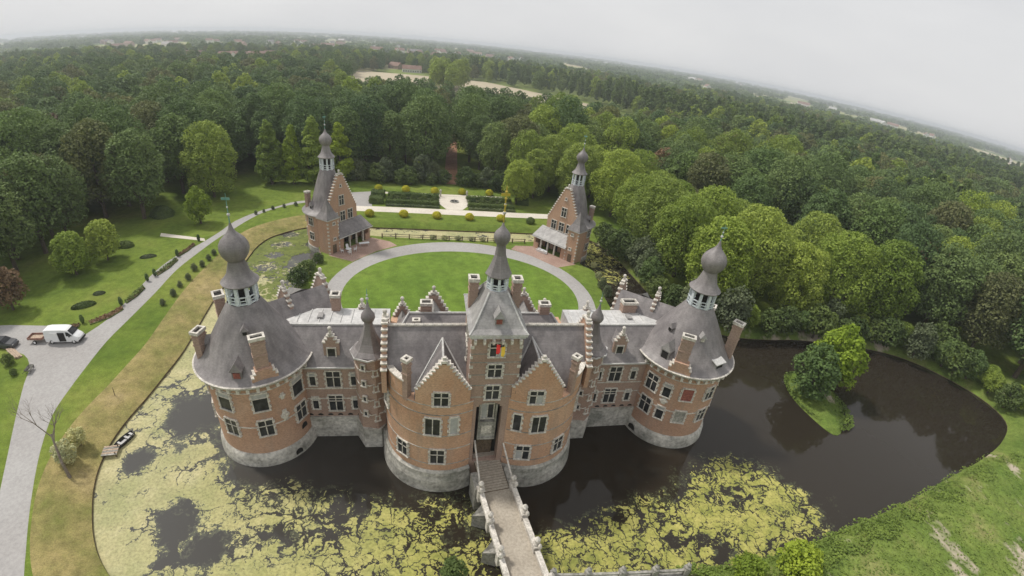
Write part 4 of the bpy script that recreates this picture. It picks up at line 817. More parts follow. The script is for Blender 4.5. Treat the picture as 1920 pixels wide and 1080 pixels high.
# local frame: x to the right (+x), y along -bd (so the bridge runs towards -y)
m = MB(); m.box(-1.75, -Lb-9, 2.3, 1.75, -3.9, 3.0); bl('deck', m, 'deck')
m = MB(); m.add([(-1.5, -3.9, 2.99), (1.5, -3.9, 2.99), (1.4, 1.3, 3.38), (-1.4, 1.3, 3.38), (-1.5, -3.9, 2.6), (1.5, -3.9, 2.6), (1.4, 1.3, 2.9), (-1.4, 1.3, 2.9)], [(0,1,2,3),(7,6,5,4),(0,4,5,1),(1,5,6,2),(2,6,7,3),(3,7,4,0)]); dp = bl('drawbridge', m, 'timber')
for k in range(16): q = MB(); y = -3.8 + k*.31; zt = 3.0 + (y+3.9)/5.2*.385; q.box(-1.42, y, zt, 1.42, y+.27, zt+.035); obj('drawbridge_plank', q, 'deck', dp)
for s in (-1, 1):
    m = MB()
    for k in range(3): 
        y0 = -4.1 - k*3.75; m.box(min(s*1.55, s*1.9), y0-3.3, 2.9, max(s*1.55, s*1.9), y0-.1, 3.55); m.box(min(s*1.48, s*1.98), y0-3.35, 3.55, max(s*1.48, s*1.98), y0-.05, 3.72)
    bl('parapet', m, 'stone')
    for k in range(4):
        y0 = -4.0 - k*3.6
        m = MB(); m.box(s*1.75-.3, y0-.3, 2.2, s*1.75+.3, y0+.3, 3.9); m.box(s*1.75-.38, y0-.38, 3.9, s*1.75+.38, y0+.38, 4.05); po = bl('parapet_post', m, 'stone')
        q = MB(); q.lathe([(.26, 4.05), (.3, 4.2), (.2, 4.4), (.26, 4.6), (.3, 4.8), (.16, 5.05), (.02, 5.15)], s*1.75, y0, 10); q.lathe([(.16, 4.1), (.22, 4.3), (.14, 4.6), (.02, 4.7)], s*1.75 + s*.12, y0-.5, 8); obj('post_carving', q, 'stone', po, smooth=True)
for k, y0 in enumerate((-5.4, -9.6, -13.6)):
    m = MB(); m.prism([(-1.7, y0+.7), (-2.9, y0), (-1.7, y0-.7), (1.7, y0-.7), (2.9, y0), (1.7, y0+.7)], -1, [2.35, 1.7, 2.35, 2.35, 1.7, 2.35]); bl('pier', m, 'stone_grey')
for s in (-1, 1):
    m = MB(); m.box(min(s*1.5, s*2.2), -3.6, -1, max(s*1.5, s*2.2), -1.4, 3.4); bl('abutment', m, 'stone_grey')
    m = MB(); m.tube((s*1.75, -3.7, 4.0), (s*1.5, .4, 6.3), .1, .1, 6); bl('chain_beam', m, 'stone')
# low balustrade along the near quay to the right of the bridge
bal = thing('stone_balustrade', 'low weathered stone balustrade on the near quay right of the bridge', 'balustrade', (4.2, -21.6, 0))
m = MB(); m.box(0, -.35, -.6, 13.6, .35, 1.75); obj('quay_wall', m, 'stone_grey', bal, rz=rad(-6))
for k in range(5):
    m = MB(); m.box(k*3.3, -.3, 1.75, k*3.3+.55, .3, 2.75); m.lathe([(.3, 2.75), (.34, 2.9), (.18, 3.1), (.24, 3.3), (.05, 3.5)], k*3.3+.27, 0, 8); obj('post', m, 'stone_grey', bal, rz=rad(-6))
    if k < 4: m = MB(); m.box(k*3.3+.55, -.12, 2.25, k*3.3+3.3, .12, 2.45); obj('rail', m, 'stone_grey', bal, rz=rad(-6))
# ------------------------------------------------------------------ foliage
def to_px(x, y, z):
    r_, u_, f_ = cam_dir(1,0,0), cam_dir(0,1,0), cam_dir(0,0,1); d = Vector((x, y, z)) - CAM
    a, b_, c = d.dot(r_), d.dot(u_), d.dot(f_); h = math.hypot(a, b_); th = math.atan2(h, c); q = th/1.15
    for _ in range(12): q -= (LK[0]*q + LK[1]*q*q + LK[2]*q**3 - th)/(LK[0] + 2*LK[1]*q + 3*LK[2]*q*q)
    k = 1000*q/max(h, 1e-6); return 960 + a*k, 540 - b_*k, th
def in_view(x, y, z, mg=60):
    px, py, th = to_px(x, y, z); return th < 1.2 and -mg < px < 1920 + mg and -mg < py < 1080 + mg
def leaf_quads(P, N, size, rng, flat=.55):
    """one bent leaf-clump quad per point"""
    n = len(P); N = N + rng.normal(0, flat, (n, 3)); N /= np.linalg.norm(N, axis=1)[:, None] + 1e-9
    t = np.cross(N, rng.normal(0, 1, (n, 3))); t /= np.linalg.norm(t, axis=1)[:, None] + 1e-9; b_ = np.cross(N, t)
    s = size*rng.uniform(.6, 1.35, n)[:, None]
    V = np.stack([P - t*s*.5, P + b_*s*.42 + N*s*.12, P + t*s*.55, P - b_*s*.38 + N*s*.1], 1).reshape(-1, 3)
    return V, np.arange(4*n).reshape(n, 4)
def sph(n, rng):
    d = rng.normal(0, 1, (n, 3)); return d/np.linalg.norm(d, axis=1)[:, None]
def crown_mesh(seed, rx, zb, zt, nb, nl, size, shape='round', lumpy=.38):
    rng = np.random.default_rng(seed); H = zt - zb; C_ = []; Rb = []
    for i in range(nb):
        for _ in range(30):
            t = rng.uniform(.04, 1) if shape != 'cone' else rng.uniform(.02, 1)**1.25
            if shape == 'round': prof = math.sqrt(max(0.02, 1 - (2*t - .9)**2/1.25))
            elif shape == 'cone': prof = .12 + .95*(1 - t)**.75*min(1, .55 + t*2.2)
            elif shape == 'poplar': prof = .35 + .7*math.sin(math.pi*min(1, t*.9 + .08))
            else: prof = 1
            rr = rx*prof; rb = rx*lumpy*rng.uniform(.7, 1.2)*(.55 + .45*prof)
            a = rng.uniform(0, 2*math.pi); q = max(0, rr - rb*.75)*math.sqrt(rng.uniform(.35, 1))
            c = np.array([q*math.cos(a), q*math.sin(a), zb + t*H*.94 + .03*H])
            if all(np.linalg.norm((c - o)*[1, 1, .9]) > .52*(rb + r2)*.8 for o, r2 in zip(C_, Rb)): break
        C_.append(c); Rb.append(rb)
    C_ = np.array(C_); Rb = np.array(Rb); w_ = Rb**2/np.sum(Rb**2); PP = []; NN = []
    for c, r, k in zip(C_, Rb, w_):
        n = max(4, int(nl*k)); d = sph(n, rng); d[:, 2] = np.where((d[:, 2] < -.35) & (rng.random(n) < .6), -d[:, 2], d[:, 2])
        out = c - np.array([0, 0, zb + H*.4]); 
        p = c + d*r*(rng.uniform(.72, 1.12, n)[:, None]); PP.append(p); NN.append(d*.75 + np.array([0, 0, .35]))
    P_ = np.concatenate(PP); N_ = np.concatenate(NN)
    D = np.min(np.linalg.norm(P_[:, None, :] - C_[None], axis=2)/Rb[None], axis=1); keep = D > .62
    return fastmesh('crown', *leaf_quads(P_[keep], N_[keep], size, rng))
def trunk_mesh(seed, h, r, spread, zb):
    rng = random.Random(seed); m = MB(); m.tube((0, 0, -.4), (0, 0, zb*.7), r*1.25, r, 8); m.tube((0, 0, zb*.7), (.1, 0, zb + (h-zb)*.45), r, r*.45, 7)
    for k in range(6):
        a = k*1.05 + rng.random(); z0 = zb*(.55 + .09*k); z1 = z0 + (h-zb)*rng.uniform(.3, .5); m.tube((0, 0, z0), (spread*math.cos(a), spread*math.sin(a), z1), r*.5, r*.12, 5)
    return m.mesh('trunk')
KIND = {}
def kind(name, seed, rx, zb, zt, nb, nl, size, leaf, shape='round', bark='bark', lumpy=.38, tr=.35):
    c = crown_mesh(seed, rx, zb, zt, nb, nl, size, shape, lumpy); c.materials.append(M[leaf])
    t = trunk_mesh(seed, zt, tr, rx*.6, zb + .8); t.materials.append(M[bark]); KIND[name] = (c, t)
for i in range(4): kind('dark%d' % i, 100+i, 5.8 + .6*i, 3.6, 17.5 + 1.2*i, 56, 12500, .44, ['leaf_dark', 'leaf_dark', 'leaf_mid', 'leaf_dark'][i], lumpy=.33)
for i in range(4): kind('mid%d' % i, 200+i, 5.8 + .5*i, 3.6, 17 + 1.1*i, 56, 12500, .44, ['leaf_mid', 'leaf_olive', 'leaf_mid', 'leaf_bright'][i], lumpy=.33)
for i in range(4): kind('bright%d' % i, 300+i, 6.8 + .5*i, 2.5, 17 + i, 90, 21000, .40, 'leaf_bright', lumpy=.27)
for i in range(2): kind('cone%d' % i, 400+i, 4.2, 1.2, 19, 70, 15000, .38, 'leaf_lime' if i else 'leaf_bright', 'cone', lumpy=.28)
kind('roundlime', 500, 7.6, 1.5, 20, 95, 22000, .4, 'leaf_bright', lumpy=.26)
kind('lawn', 510, 3.9, 1.6, 8.2, 34, 5200, .42, 'leaf_bright', lumpy=.33, tr=.2)
kind('lime', 520, 4.6, .9, 13, 40, 7000, .48, 'leaf_lime', lumpy=.33)
kind('willow', 530, 4.2, .7, 9.5, 40, 6000, .45, 'leaf_mid', lumpy=.33)
kind('red', 540, 3.4, 1.6, 7.5, 28, 3600, .42, 'leaf_red', lumpy=.34, tr=.18)
kind('shrub', 550, 1.9, .1, 3.2, 22, 2600, .28, 'leaf_hedge', lumpy=.4, tr=.1)
kind('greyshrub', 560, 2.2, .1, 4.6, 24, 3200, .29, 'leaf_grey', lumpy=.4, tr=.1)
kind('limeshrub', 570, 2.6, .1, 3.4, 26, 3200, .34, 'leaf_lime', lumpy=.38, tr=.1)
kind('cream', 580, 1.2, .1, 2.3, 16, 1200, .24, 'leaf_cream', lumpy=.42, tr=.08)
kind('poplar', 590, 3.4, 4.0, 20, 34, 3800, .62, 'leaf_mid', 'poplar', lumpy=.38)
def tree(name, k, x, y, s, label, cat, group=None, z=GZ, sz=None, rz=None, sx=None):
    o = thing(name, label, cat, (x, y, z), RN.uniform(0, 6.28) if rz is None else rz, group); o.scale = (sx or s, sx or s, sz or s)
    c, t = KIND[k]; link('trunk', t, None, o); link('crown', c, None, o); return o
# ---- single trees that the photograph lets one name
tree('lime_tree', 'roundlime', -64.5, 83, 1.0, 'tall rounded light green tree standing alone left of the drive bend', 'tree')
CT = [(-52.5, 96, 1.0, 'leftmost'), (-46.3, 97, .93, 'second from the left'), (-40.3, 97.5, 1.06, 'third from the left'), (-33.5, 102, .95, 'rightmost')]
for i, (x, y, s, w_) in enumerate(CT): tree('conical_tree', 'cone%d' % (i % 2), x, y, s, 'pale green conical tree behind the left pavilion, %s of four' % w_, 'tree', 'row of conical trees behind the left pavilion', sx=s*(1.25 if i != 1 else 1.05))
tree('lawn_tree', 'lawn', -74.0, 37, 1.0, 'small spreading green tree on the left lawn, the nearer of two', 'tree'); tree('lawn_tree', 'lawn', -71.3, 43.5, .98, 'small spreading green tree on the left lawn, the farther of two', 'tree')
tree('copper_tree', 'red', -78, 24, 1.0, 'small reddish leaved tree at the wood edge near the van', 'tree')
tree('yellow_green_tree', 'lime', -60, 63.5, .68, 'short yellow green tree beside the drive, left of the left tower dome', 'tree')
tree('island_tree', 'lime', 57.2, 2.6, .95, 'yellow green tree on the small moat island, taller right half', 'tree', z=.5); tree('island_willow', 'willow', 53.2, 1.8, .95, 'darker bushy tree on the small moat island, left half', 'tree', z=.5)
BT = [(19.5, 87), (26, 94), (33, 102), (42, 110), (38, 90), (46, 98), (47, 80), (57, 88), (55, 70), (47, 64), (47, 52), (48, 41), (50, 30), (56, 60), (58, 47), (59, 32), (66, 25), (66, 37), (77, 24.5), (80, 37), (67, 50), (86, 21)]
for i, (x, y) in enumerate(BT):
    far_ = y > 66; tree('plane_tree', 'bright%d' % (i % 4), x, y, RN.uniform(.9, 1.06)*(1 if i > 1 else .8), 'bright yellow green broad tree ' + ('behind the right pavilion' if far_ else 'along the moat right of the castle'), 'tree', 'bright trees behind the right pavilion' if far_ else 'bright trees along the right moat')
SH = [('shrub', -30, 103, 1.3), ('greyshrub', -20, 103, 1.5), ('shrub', -12, 101, 1.2), ('greyshrub', -5, 106, 1.3), ('shrub', 9, 103, 1.3), ('shrub', 15, 100, 1.5), ('greyshrub', 22, 100, 1.4), ('shrub', -16, 107, 1.7), ('shrub', 18, 108, 1.8)] + [(['shrub', 'greyshrub', 'shrub'][k % 3], -33 + k*3.4 + (k % 2)*.8, 101.5 + (k*7 % 5)*.9, 1.1 + (k*5 % 4)*.22) for k in range(17) if abs(-33 + k*3.4 - .8) > 3.2]
for k, x, y, s in SH: tree('border_shrub', k, x, y, s, '%s shrub in the border at the wood edge behind the formal garden' % ('grey green' if k == 'greyshrub' else 'dark green'), 'shrub', 'shrubs behind the formal garden')
RB = [(88, 9, 1.5), (93, 4, 1.6), (97.5, -2, 1.5), (98, -9, 1.6), (84, 15, 1.5), (80, 17.5, 1.4), (72, 19, 1.4), (101, -14, 2.2), (95, 9, 2.0)]
acc = 0
for i in range(1, len(MOAT)):
    p_, q_ = MOAT[i-1], MOAT[i]; acc += math.hypot(p_[0]-q_[0], p_[1]-q_[1])
    if q_[0] > 36 and -8 < q_[1] < 62 and acc > 2.3:
        acc = 0; o_ = RN.uniform(-.3, 1.8); RB.append((q_[0] + sg*nrm[i][0]*o_, q_[1] + sg*nrm[i][1]*o_, RN.uniform(1.0, 1.9)))
for x, y, s in RB: kk = RN.choice(['shrub', 'shrub', 'willow', 'lawn', 'greyshrub']); tree('bank_shrub', kk, x, y, s*(.36 if kk in ('willow', 'lawn') else 1), 'bushy shrub overhanging the dark water on the right bank', 'shrub', 'shrubs on the right moat bank')
tree('bank_shrub', 'limeshrub', *G(1490, 1070), .95, 'bright yellow green bush at the bottom edge on the near right bank', 'shrub'); tree('bank_shrub', 'limeshrub', *G(1400, 1080), .7, 'smaller lime green bush left of the bright bush at the bottom edge', 'shrub')
tree('bank_shrub', 'shrub', *G(850, 1088, 1), .7, 'green bush beside the left foot of the bridge', 'shrub')
tree('flowering_shrub', 'cream', *G(128, 862), 1.15, 'cream flowering shrub beside the leafless tree', 'shrub'); tree('flowering_shrub', 'cream', *G(150, 830), .95, 'pale cream shrub on the grass bank above the rowing boat', 'shrub')
for i, (px, py, s) in enumerate([(575, 518, .95), (560, 535, 1.0), (598, 492, .6), (583, 505, .6)]): tree('wall_shrub', 'shrub', *G(px, py), s, 'green shrub on the island wall left of the courtyard', 'shrub', 'shrubs along the left island wall')
for i, (px, py, s) in enumerate([(1112, 502, .6), (1121, 522, .65), (1128, 540, .5), (1137, 556, .5)]): tree('wall_shrub', 'cream' if i < 2 else 'greyshrub', *G(px, py), s, 'pale leaved shrub on the island wall right of the courtyard', 'shrub', 'shrubs along the right island wall')
for i, (px, py, s) in enumerate([(306, 572, .4), (326, 555, .46), (338, 538, .4), (354, 525, .46), (365, 507, .5), (380, 500, .44), (392, 488, .42), (402, 478, .42), (655, 0, 0)][:8]):
    tree('rose_bush', 'greyshrub', *G(px, py), s*.62, 'small round bush on the verge between the drive and the moat', 'shrub', 'row of small bushes on the drive verge')
for i, (px, py, s) in enumerate([(512, 393, .35), (533, 389, .35), (555, 386, .4), (480, 402, .35), (495, 398, .3)]): tree('rose_bush', 'greyshrub', *G(px, py), s*.62, 'small bush on the grass where the drive bends behind the lily water', 'shrub', 'small bushes at the drive bend')
# bare tree on the left bank
bt = thing('bare_tree', 'leafless grey tree leaning over the drive at the left', 'tree', (*G(128, 890), GZ - .5)); bm_ = MB(); RB_ = random.Random(5)
def limb(m, p, d, L_, r, dep):
    q = p + d*L_; m.tube(p, q, r, r*.62, 5 if dep else 7)
    if dep < 5:
        for k in range(3 if dep < 4 else 2):
            e = Vector((RB_.gauss(0, .5), RB_.gauss(0, .5), RB_.gauss(.12, .3))); limb(m, p + d*L_*RB_.uniform(.6, 1), (d + e*.8).normalized(), L_*RB_.uniform(.55, .78), r*.5, dep + 1)
m = MB(); m.tube((0, 0, -.3), (-.2, .25, 2.2), .2, .16, 8); obj('trunk', m, 'bark_pale', bt)
m = MB(); limb(m, Vector((-.2, .25, 2.1)), Vector((-.3, .45, .9)).normalized(), 3.3, .15, 0); obj('branches', m, 'bark_pale', bt)
# ---- hedges, topiary and the formal garden
def hedge_mesh(w_, d_, h, size, seed, dens=26):
    rng = np.random.default_rng(seed); PP = []; NN = []
    for ax, (A_, B_) in (('top', (w_, d_)), ('f', (w_, h)), ('k', (w_, h)), ('l', (d_, h)), ('r', (d_, h))):
        n = int(A_*B_*dens); u_ = rng.uniform(-.5, .5, n)*A_; q = rng.uniform(0, 1, n)*B_; j = rng.normal(0, .13, n)
        if ax == 'top': P_ = np.stack([u_, q - d_/2, h + j], 1); N_ = (0, 0, 1)
        elif ax in 'fk': s = -1 if ax == 'f' else 1; P_ = np.stack([u_, s*d_/2 + j, q], 1); N_ = (0, s, 0)
        else: s = -1 if ax == 'l' else 1; P_ = np.stack([s*w_/2 + j, u_, q], 1); N_ = (s, 0, 0)
        PP.append(P_); NN.append(np.tile(N_, (n, 1)))
    return fastmesh('foliage', *leaf_quads(np.concatenate(PP), np.concatenate(NN).astype(float), size, rng, .4))
def hedge(x0, y0, x1, y1, h, label, mat='leaf_hedge', rz=0.0, group='clipped hedges of the formal garden', name='clipped_hedge', sid=[0]):
    sid[0] += 1; t = thing(name, label, 'hedge', ((x0+x1)/2, (y0+y1)/2, GZ), rz, group); w_, d_ = abs(x1-x0), abs(y1-y0)
    c = MB().box(-w_/2+.12, -d_/2+.12, 0, w_/2-.12, d_/2-.12, h-.1); obj('woody_core', c, mat, t); link('foliage', hedge_mesh(w_, d_, h, .34, sid[0]), mat, t)
LH = 'clipped green hedge row in the formal garden, '
for s, side in ((-1, 'left'), (1, 'right')):
    xa, xb = (-18, -3.6) if s < 0 else (4.6, 18)
    for y0, y1, h, mt, w_ in ((79.6, 80.3, .5, 'leaf_grey', 'nearest row'), (82.0, 83.6, .9, 'leaf_hedge', 'second row'), (86.2, 86.9, .5, 'leaf_grey', 'third row'), (88.4, 90.0, .9, 'leaf_hedge', 'farthest row')):
        hedge(xa, y0, xb, y1, h, LH + w_ + ' on the ' + side, mt)
    for k in range(5 if s < 0 else 4):
        xx = (xa + 1.5 + k*2.9); tree('garden_shrub', 'shrub', xx, 85.1, .55, 'small rounded shrub between the hedge rows, %s half of the garden' % side, 'shrub', 'shrubs between the hedge rows, %s half' % side)
hedge(-22.5, 81.0, -19, 84.0, 1.6, 'bulky dark hedge block at the left end of the formal garden, near one'); hedge(-22.5, 86.0, -19, 89.2, 1.6, 'bulky dark hedge block at the left end of the formal garden, far one'); hedge(19.5, 86, 23, 90, 1.5, 'dark hedge block at the right end of the formal garden')
ballme = None
rng = np.random.default_rng(3); d_ = sph(1300, rng); d_ = d_[d_[:, 2] > -.75]; ballme = fastmesh('foliage', *leaf_quads(d_*np.array([1.15, 1.15, 1.0])*rng.uniform(.94, 1.03, len(d_))[:, None], d_, .24, rng, .4)); ballme.materials.append(M['leaf_yellow'])
core = MB(); core.ball((0, 0, 0), 1.02, 14, 9, .9); corem = core.mesh('core', True); corem.materials.append(M['leaf_yellow'])
ORD = ['leftmost', 'second from the left', 'middle', 'second from the right', 'rightmost']
for row, pts in (('near', [(693, 405), (757, 406), (819, 409), (880, 412), (938, 414)]), ('far', [(710, 357), (761, 359), (815, 362), (866, 364), (917, 366)])):
    for i, p in enumerate(pts):
        x, y = G(*p); t = thing('topiary_ball', 'round yellow topiary bush, %s of the %s row' % (ORD[i], row), 'topiary', (x, y, GZ + .78), RN.uniform(0, 6), 'yellow topiary balls in two rows'); link('foliage', ballme, None, t); link('woody_core', corem, None, t)
        if row == 'near' and i == 4: t.scale = (.95,)*3
x, y = G(994, 419); t = thing('topiary_ball', 'round dark green topiary bush near the right pavilion', 'topiary', (x, y, GZ + .7)); bm2 = ballme.copy(); bm2.materials.clear(); bm2.materials.append(M['leaf_hedge']); link('foliage', bm2, None, t)
ft = thing('garden_basin', 'small dark round basin with stone rim on the pale garden court', 'basin', (.9, 86.2, GZ))
m = MB(); m.lathe([(1.0, .02), (1.3, .02), (1.3, .3), (1.0, .3)], 0, 0, 20, True); obj('rim', m, 'stone_grey', ft); m = MB(); m.lathe([(.001, .2), (1.0, .2)], 0, 0, 20); obj('water', m, 'glass', ft); m = MB(); m.lathe([(.2, .0), (.14, .5), (.3, .75), (.02, .9)], 0, 0, 10); obj('jet_stand', m, 'stone', ft)
for x, w_ in ((-3.0, 'left'), (4.8, 'right')):
    t = thing('garden_post', 'white stone post at the far %s corner of the garden court' % w_, 'post', (x, 90.5, GZ), 0); m = MB(); m.box(-.22, -.22, 0, .22, .22, 1.7); obj('shaft', m, 'stone', t); m = MB(); m.box(-.3, -.3, 1.7, .3, .3, 1.85); m.ball((0, 0, 2.05), .22, 8, 6); obj('cap', m, 'stone', t)
# wooden rail along the moat at the back of the courtyard
fe = thing('moat_railing', 'low wooden railing with posts along the back edge of the courtyard', 'railing', (-8, 57.4, GZ)); 
for k in range(12): m = MB(); m.box(-9 + k*3.05 - .12, -.12, 0, -9 + k*3.05 + .12, .12, 1.15); obj('post', m, 'timber', fe)
for z in (.45, .95): m = MB(); m.box(-9, -.05, z, 24.6, .05, z+.1); obj('rail', m, 'timber', fe)
for k in range(6): tree('rail_climber', 'cream', -6 + k*3.0 + RN.uniform(-.6, .6), 58.0, .42, 'wispy plant growing through the railing behind the courtyard', 'plant', 'plants along the courtyard railing', sx=.75)
# flower beds beside the drive
def bed(P, label, low=.3, mat='soil'):
    t = thing('flower_bed', label, 'flower bed', (*P[0], GZ), 0, 'edged beds beside the drive'); loc = [(p[0]-P[0][0], p[1]-P[0][1]) for p in P]
    m = MB(); m.prism(loc, .0, .12); obj('soil', m, 'soil', t)
    cx_, cy_ = sum(p[0] for p in loc)/len(loc), sum(p[1] for p in loc)/len(loc)
    rng = np.random.default_rng(int(abs(P[0][0]*100))); pts = []; N_ = 0
    x0, x1 = min(p[0] for p in loc), max(p[0] for p in loc); y0, y1 = min(p[1] for p in loc), max(p[1] for p in loc)
    while len(pts) < 260 and N_ < 9000:
        N_ += 1; q = (rng.uniform(x0, x1), rng.uniform(y0, y1))
        if inside(q[0], q[1], loc): pts.append((q[0], q[1], .12 + rng.uniform(0, low)))
    link('planting', fastmesh('planting', *leaf_quads(np.array(pts), np.tile((0., 0., 1.), (len(pts), 1)), .3, rng, .7)), mat, t)
    e = MB(); n_ = len(loc)
    for i in range(n_):
        a, b_ = loc[i], loc[(i+1) % n_]; e.tube((*a, .08), (*b_, .08), .1, .1, 5)
    obj('edging', e, 'leaf_hedge', t)
bed([G(*p) for p in [(167, 604), (200, 590), (228, 575), (231, 581), (205, 597), (170, 609)]], 'long dark edged bed beside the drive, nearest the van', .2, 'leaf_red')
bed([G(*p) for p in [(235, 566), (252, 550), (268, 537), (272, 541), (257, 556), (238, 569)]], 'narrow green planted bed beside the drive, second from the van', .5, 'leaf_hedge')
bed([G(*p) for p in [(292, 513), (312, 500), (330, 484), (334, 488), (318, 503), (296, 517)]], 'narrow green bed beside the drive, third from the van', .4, 'leaf_hedge')
bed([G(*p) for p in [(332, 478), (350, 468), (362, 457), (366, 460), (353, 471), (336, 481)]], 'narrow edged bed beside the drive, farthest from the van', .3, 'leaf_red')
bed([G(*p) for p in [(110, 617), (130, 611), (150, 608), (148, 614), (130, 618), (112, 621)]], 'short dark bed on the grass directly behind the van', .2, 'leaf_red')
def low_bush(px, py, rx, ry, h, ang, label, mat='leaf_grey'):
    t = thing('low_bush', label, 'shrub', (*G(px, py), GZ), ang); rng = np.random.default_rng(int(px)); d_ = sph(900, rng); d_[:, 2] = abs(d_[:, 2]); P_ = d_*np.array([rx, ry, h])*rng.uniform(.92, 1.05, 900)[:, None]
    link('foliage', fastmesh('foliage', *leaf_quads(P_, d_, .3, rng, .4)), mat, t); m = MB(); m.ball((0, 0, 0), 1, 14, 8); c = obj('woody_core', m, mat, t, smooth=True); c.scale = (rx*.9, ry*.9, h*.85)
low_bush(157, 574, 2.0, .95, .7, rad(30), 'long low grey green clipped bush on the left lawn', 'leaf_hedge'); low_bush(186, 551, 1.0, .6, .4, rad(20), 'small flat plant cushion on the left lawn'); low_bush(278, 482, 1.6, .7, .5, rad(20), 'low spreading bush on the upper left lawn', 'leaf_grey')
low_bush(305, 405, 3.0, 2.6, 2.6, 0, 'dark rounded shrub at the wood edge above the left lawn', 'leaf_hedge'); low_bush(236, 462, 1.8, 1.3, 1.2, 0, 'dark green shrub beside the two lawn trees', 'leaf_hedge')
for i, (px, py) in enumerate([(156, 606), (228, 572), (277, 527), (291, 518), (333, 481), (373, 452)]):
    t = thing('slim_conifer', 'slim dark clipped conifer standing in the row beside the drive', 'shrub', (*G(px, py), GZ), 0, 'slim conifers beside the drive'); rng = np.random.default_rng(40+i); d_ = sph(260, rng); P_ = d_*np.array([.3, .3, .75]) + np.array([0, 0, .8]); link('foliage', fastmesh('foliage', *leaf_quads(P_, d_, .22, rng, .4)), 'leaf_dark', t); m = MB(); m.tube((0, 0, 0), (0, 0, 1.2), .08, .04, 6); obj('trunk', m, 'bark', t)
# ---- forest
CLEAR = [(-140, -70), (-100, -5), (-88, 12), (-83, 24), (-80, 40), (-80, 52), (-74, 68), (-73, 90), (-58, 104), (-30, 109), (-4, 108), (20, 108), (24, 98), (30, 112), (62, 110), (64, 80), (72, 60), (92, 44), (92, 24), (99, 14), (104, 0), (106, -10), (118, -30), (160, -80)]
FIELDS = [[(-82, 285), (148, 240), (162, 330), (152, 398), (62, 548), (-5, 562), (-88, 570)], [G(685,124,0), G(780,124,0), G(772,104,0), G(688,102,0)]]
for q in [[(1040,134),(1150,160),(1152,144),(1050,118)], [(1470,204),(1535,222),(1530,202),(1475,186)], [(1830,300),(1920,335),(1920,308),(1840,280)], [(1190,176),(1275,196),(1275,180),(1200,162)], [(280,104),(360,104),(355,87),(285,87)], [(590,104),(650,104),(645,92),(595,92)]]: FIELDS.append([G(*p, 0) for p in q])
def wooded(x, y):
    if inside(x, y, CLEAR): return False
    if 100 < y < 245: 
        cxr = .5 + (y - 104)*.05
        if abs(x - cxr) < 4.3: return False
    return not any(inside(x, y, f) for f in FIELDS)
near = []; mid = []
rg = random.Random(77)
def sp_at(d): return 6.6 if d < 170 else 8.0 if d < 420 else 10.5
y = -60.0
while y < 900:
    x = -900.0
    d0 = 0
    stp = 9.6 if y < 170 else 10.0 if y < 420 else 12.0
    while x < 1000:
        X_, Y_ = x + rg.uniform(-.42, .42)*stp, y + rg.uniform(-.42, .42)*stp; x += stp
        dd = math.hypot(X_ - CAM.x, Y_ - CAM.y)
        if dd > 930 or dd < 40: continue
        if not in_view(X_, Y_, 14, 130): continue
        if any(math.hypot(X_ - bx_, Y_ - by_) < 6.5 for bx_, by_ in BT) or not wooded(X_, Y_): continue
        (near if dd < 260 else mid).append((dd, X_, Y_))
    y += stp
near.sort()
FZ = {'left': ('dark green broadleaf tree in the wood left of the drive', 'trees of the left wood'), 'back': ('dark green broadleaf tree in the wood behind the formal garden', 'trees of the wood behind the garden'), 'right': ('mid green broadleaf tree in the wood beyond the right moat', 'trees of the right wood')}
vis = near[:285]; rest = near[285:] + mid
for d0, X_, Y_ in vis:
    z_ = 'left' if X_ < -62 else 'right' if X_ > 24 else 'back'; k = ('dark%d' if rg.random() < (.62 if z_ != 'right' else .3) else 'mid%d') % rg.randrange(4 if z_ == 'right' else 3)
    if rg.random() < .04: k = 'red'
    s = rg.uniform(.92, 1.32) if k != 'red' else 2.2
    lb, gp_ = FZ[z_]
    tree('forest_tree', k, X_, Y_, s, lb if k != 'red' else 'brownish leaved tree in the ' + ('wood left of the drive' if z_ == 'left' else 'wood behind the garden' if z_ == 'back' else 'wood beyond the right moat'), 'tree', gp_ if k != 'red' else 'brownish trees in the ' + z_ + ' wood')
HOUSES = []
fx, fy = G(772, 138, 0); HOUSES.append((fx, fy, 24, 10, 4.5, rad(6), 'long white farmhouse with brown roof beside the pale field', 'render', 'tile', 8, None)); fx, fy = G(742, 131, 0); HOUSES.append((fx, fy, 22, 10, 4.5, rad(-50), 'brown roofed barn left of the white farmhouse', 'brick_dull', 'tile', 3, None))
for i, (px, py, w_, wl) in enumerate([(425, 113, 26, 'render'), (440, 112, 16, 'render'), (472, 112, 22, 'brick_dull'), (492, 112, 26, 'render'), (508, 110, 18, 'render'), (360, 110, 16, 'render'), (374, 110, 12, 'render')]):
    HOUSES.append((*G(px, py, 0), w_, 11, 6.5, rad(-20 + 9*i), 'pale house at the wood edge in the upper left', wl, 'tile', 4, 'houses at the wood edge in the upper left'))
VR = random.Random(4)
for i in range(46):
    px = VR.uniform(190, 640) if i < 26 else VR.uniform(640, 1000); hy_ = 64 if px < 640 else 64 + (px - 640)*.085; py = hy_ + VR.uniform(14, 32)
    HOUSES.append((*G(px, py, 0), VR.uniform(16, 36), 13, VR.uniform(7, 10), VR.uniform(0, 3), 'tiny pale house in the hazy village near the horizon on the left', VR.choice(['render', 'render', 'brick_dull']), VR.choice(['tile', 'slate', 'tile']), 0, 'hazy village houses on the left'))
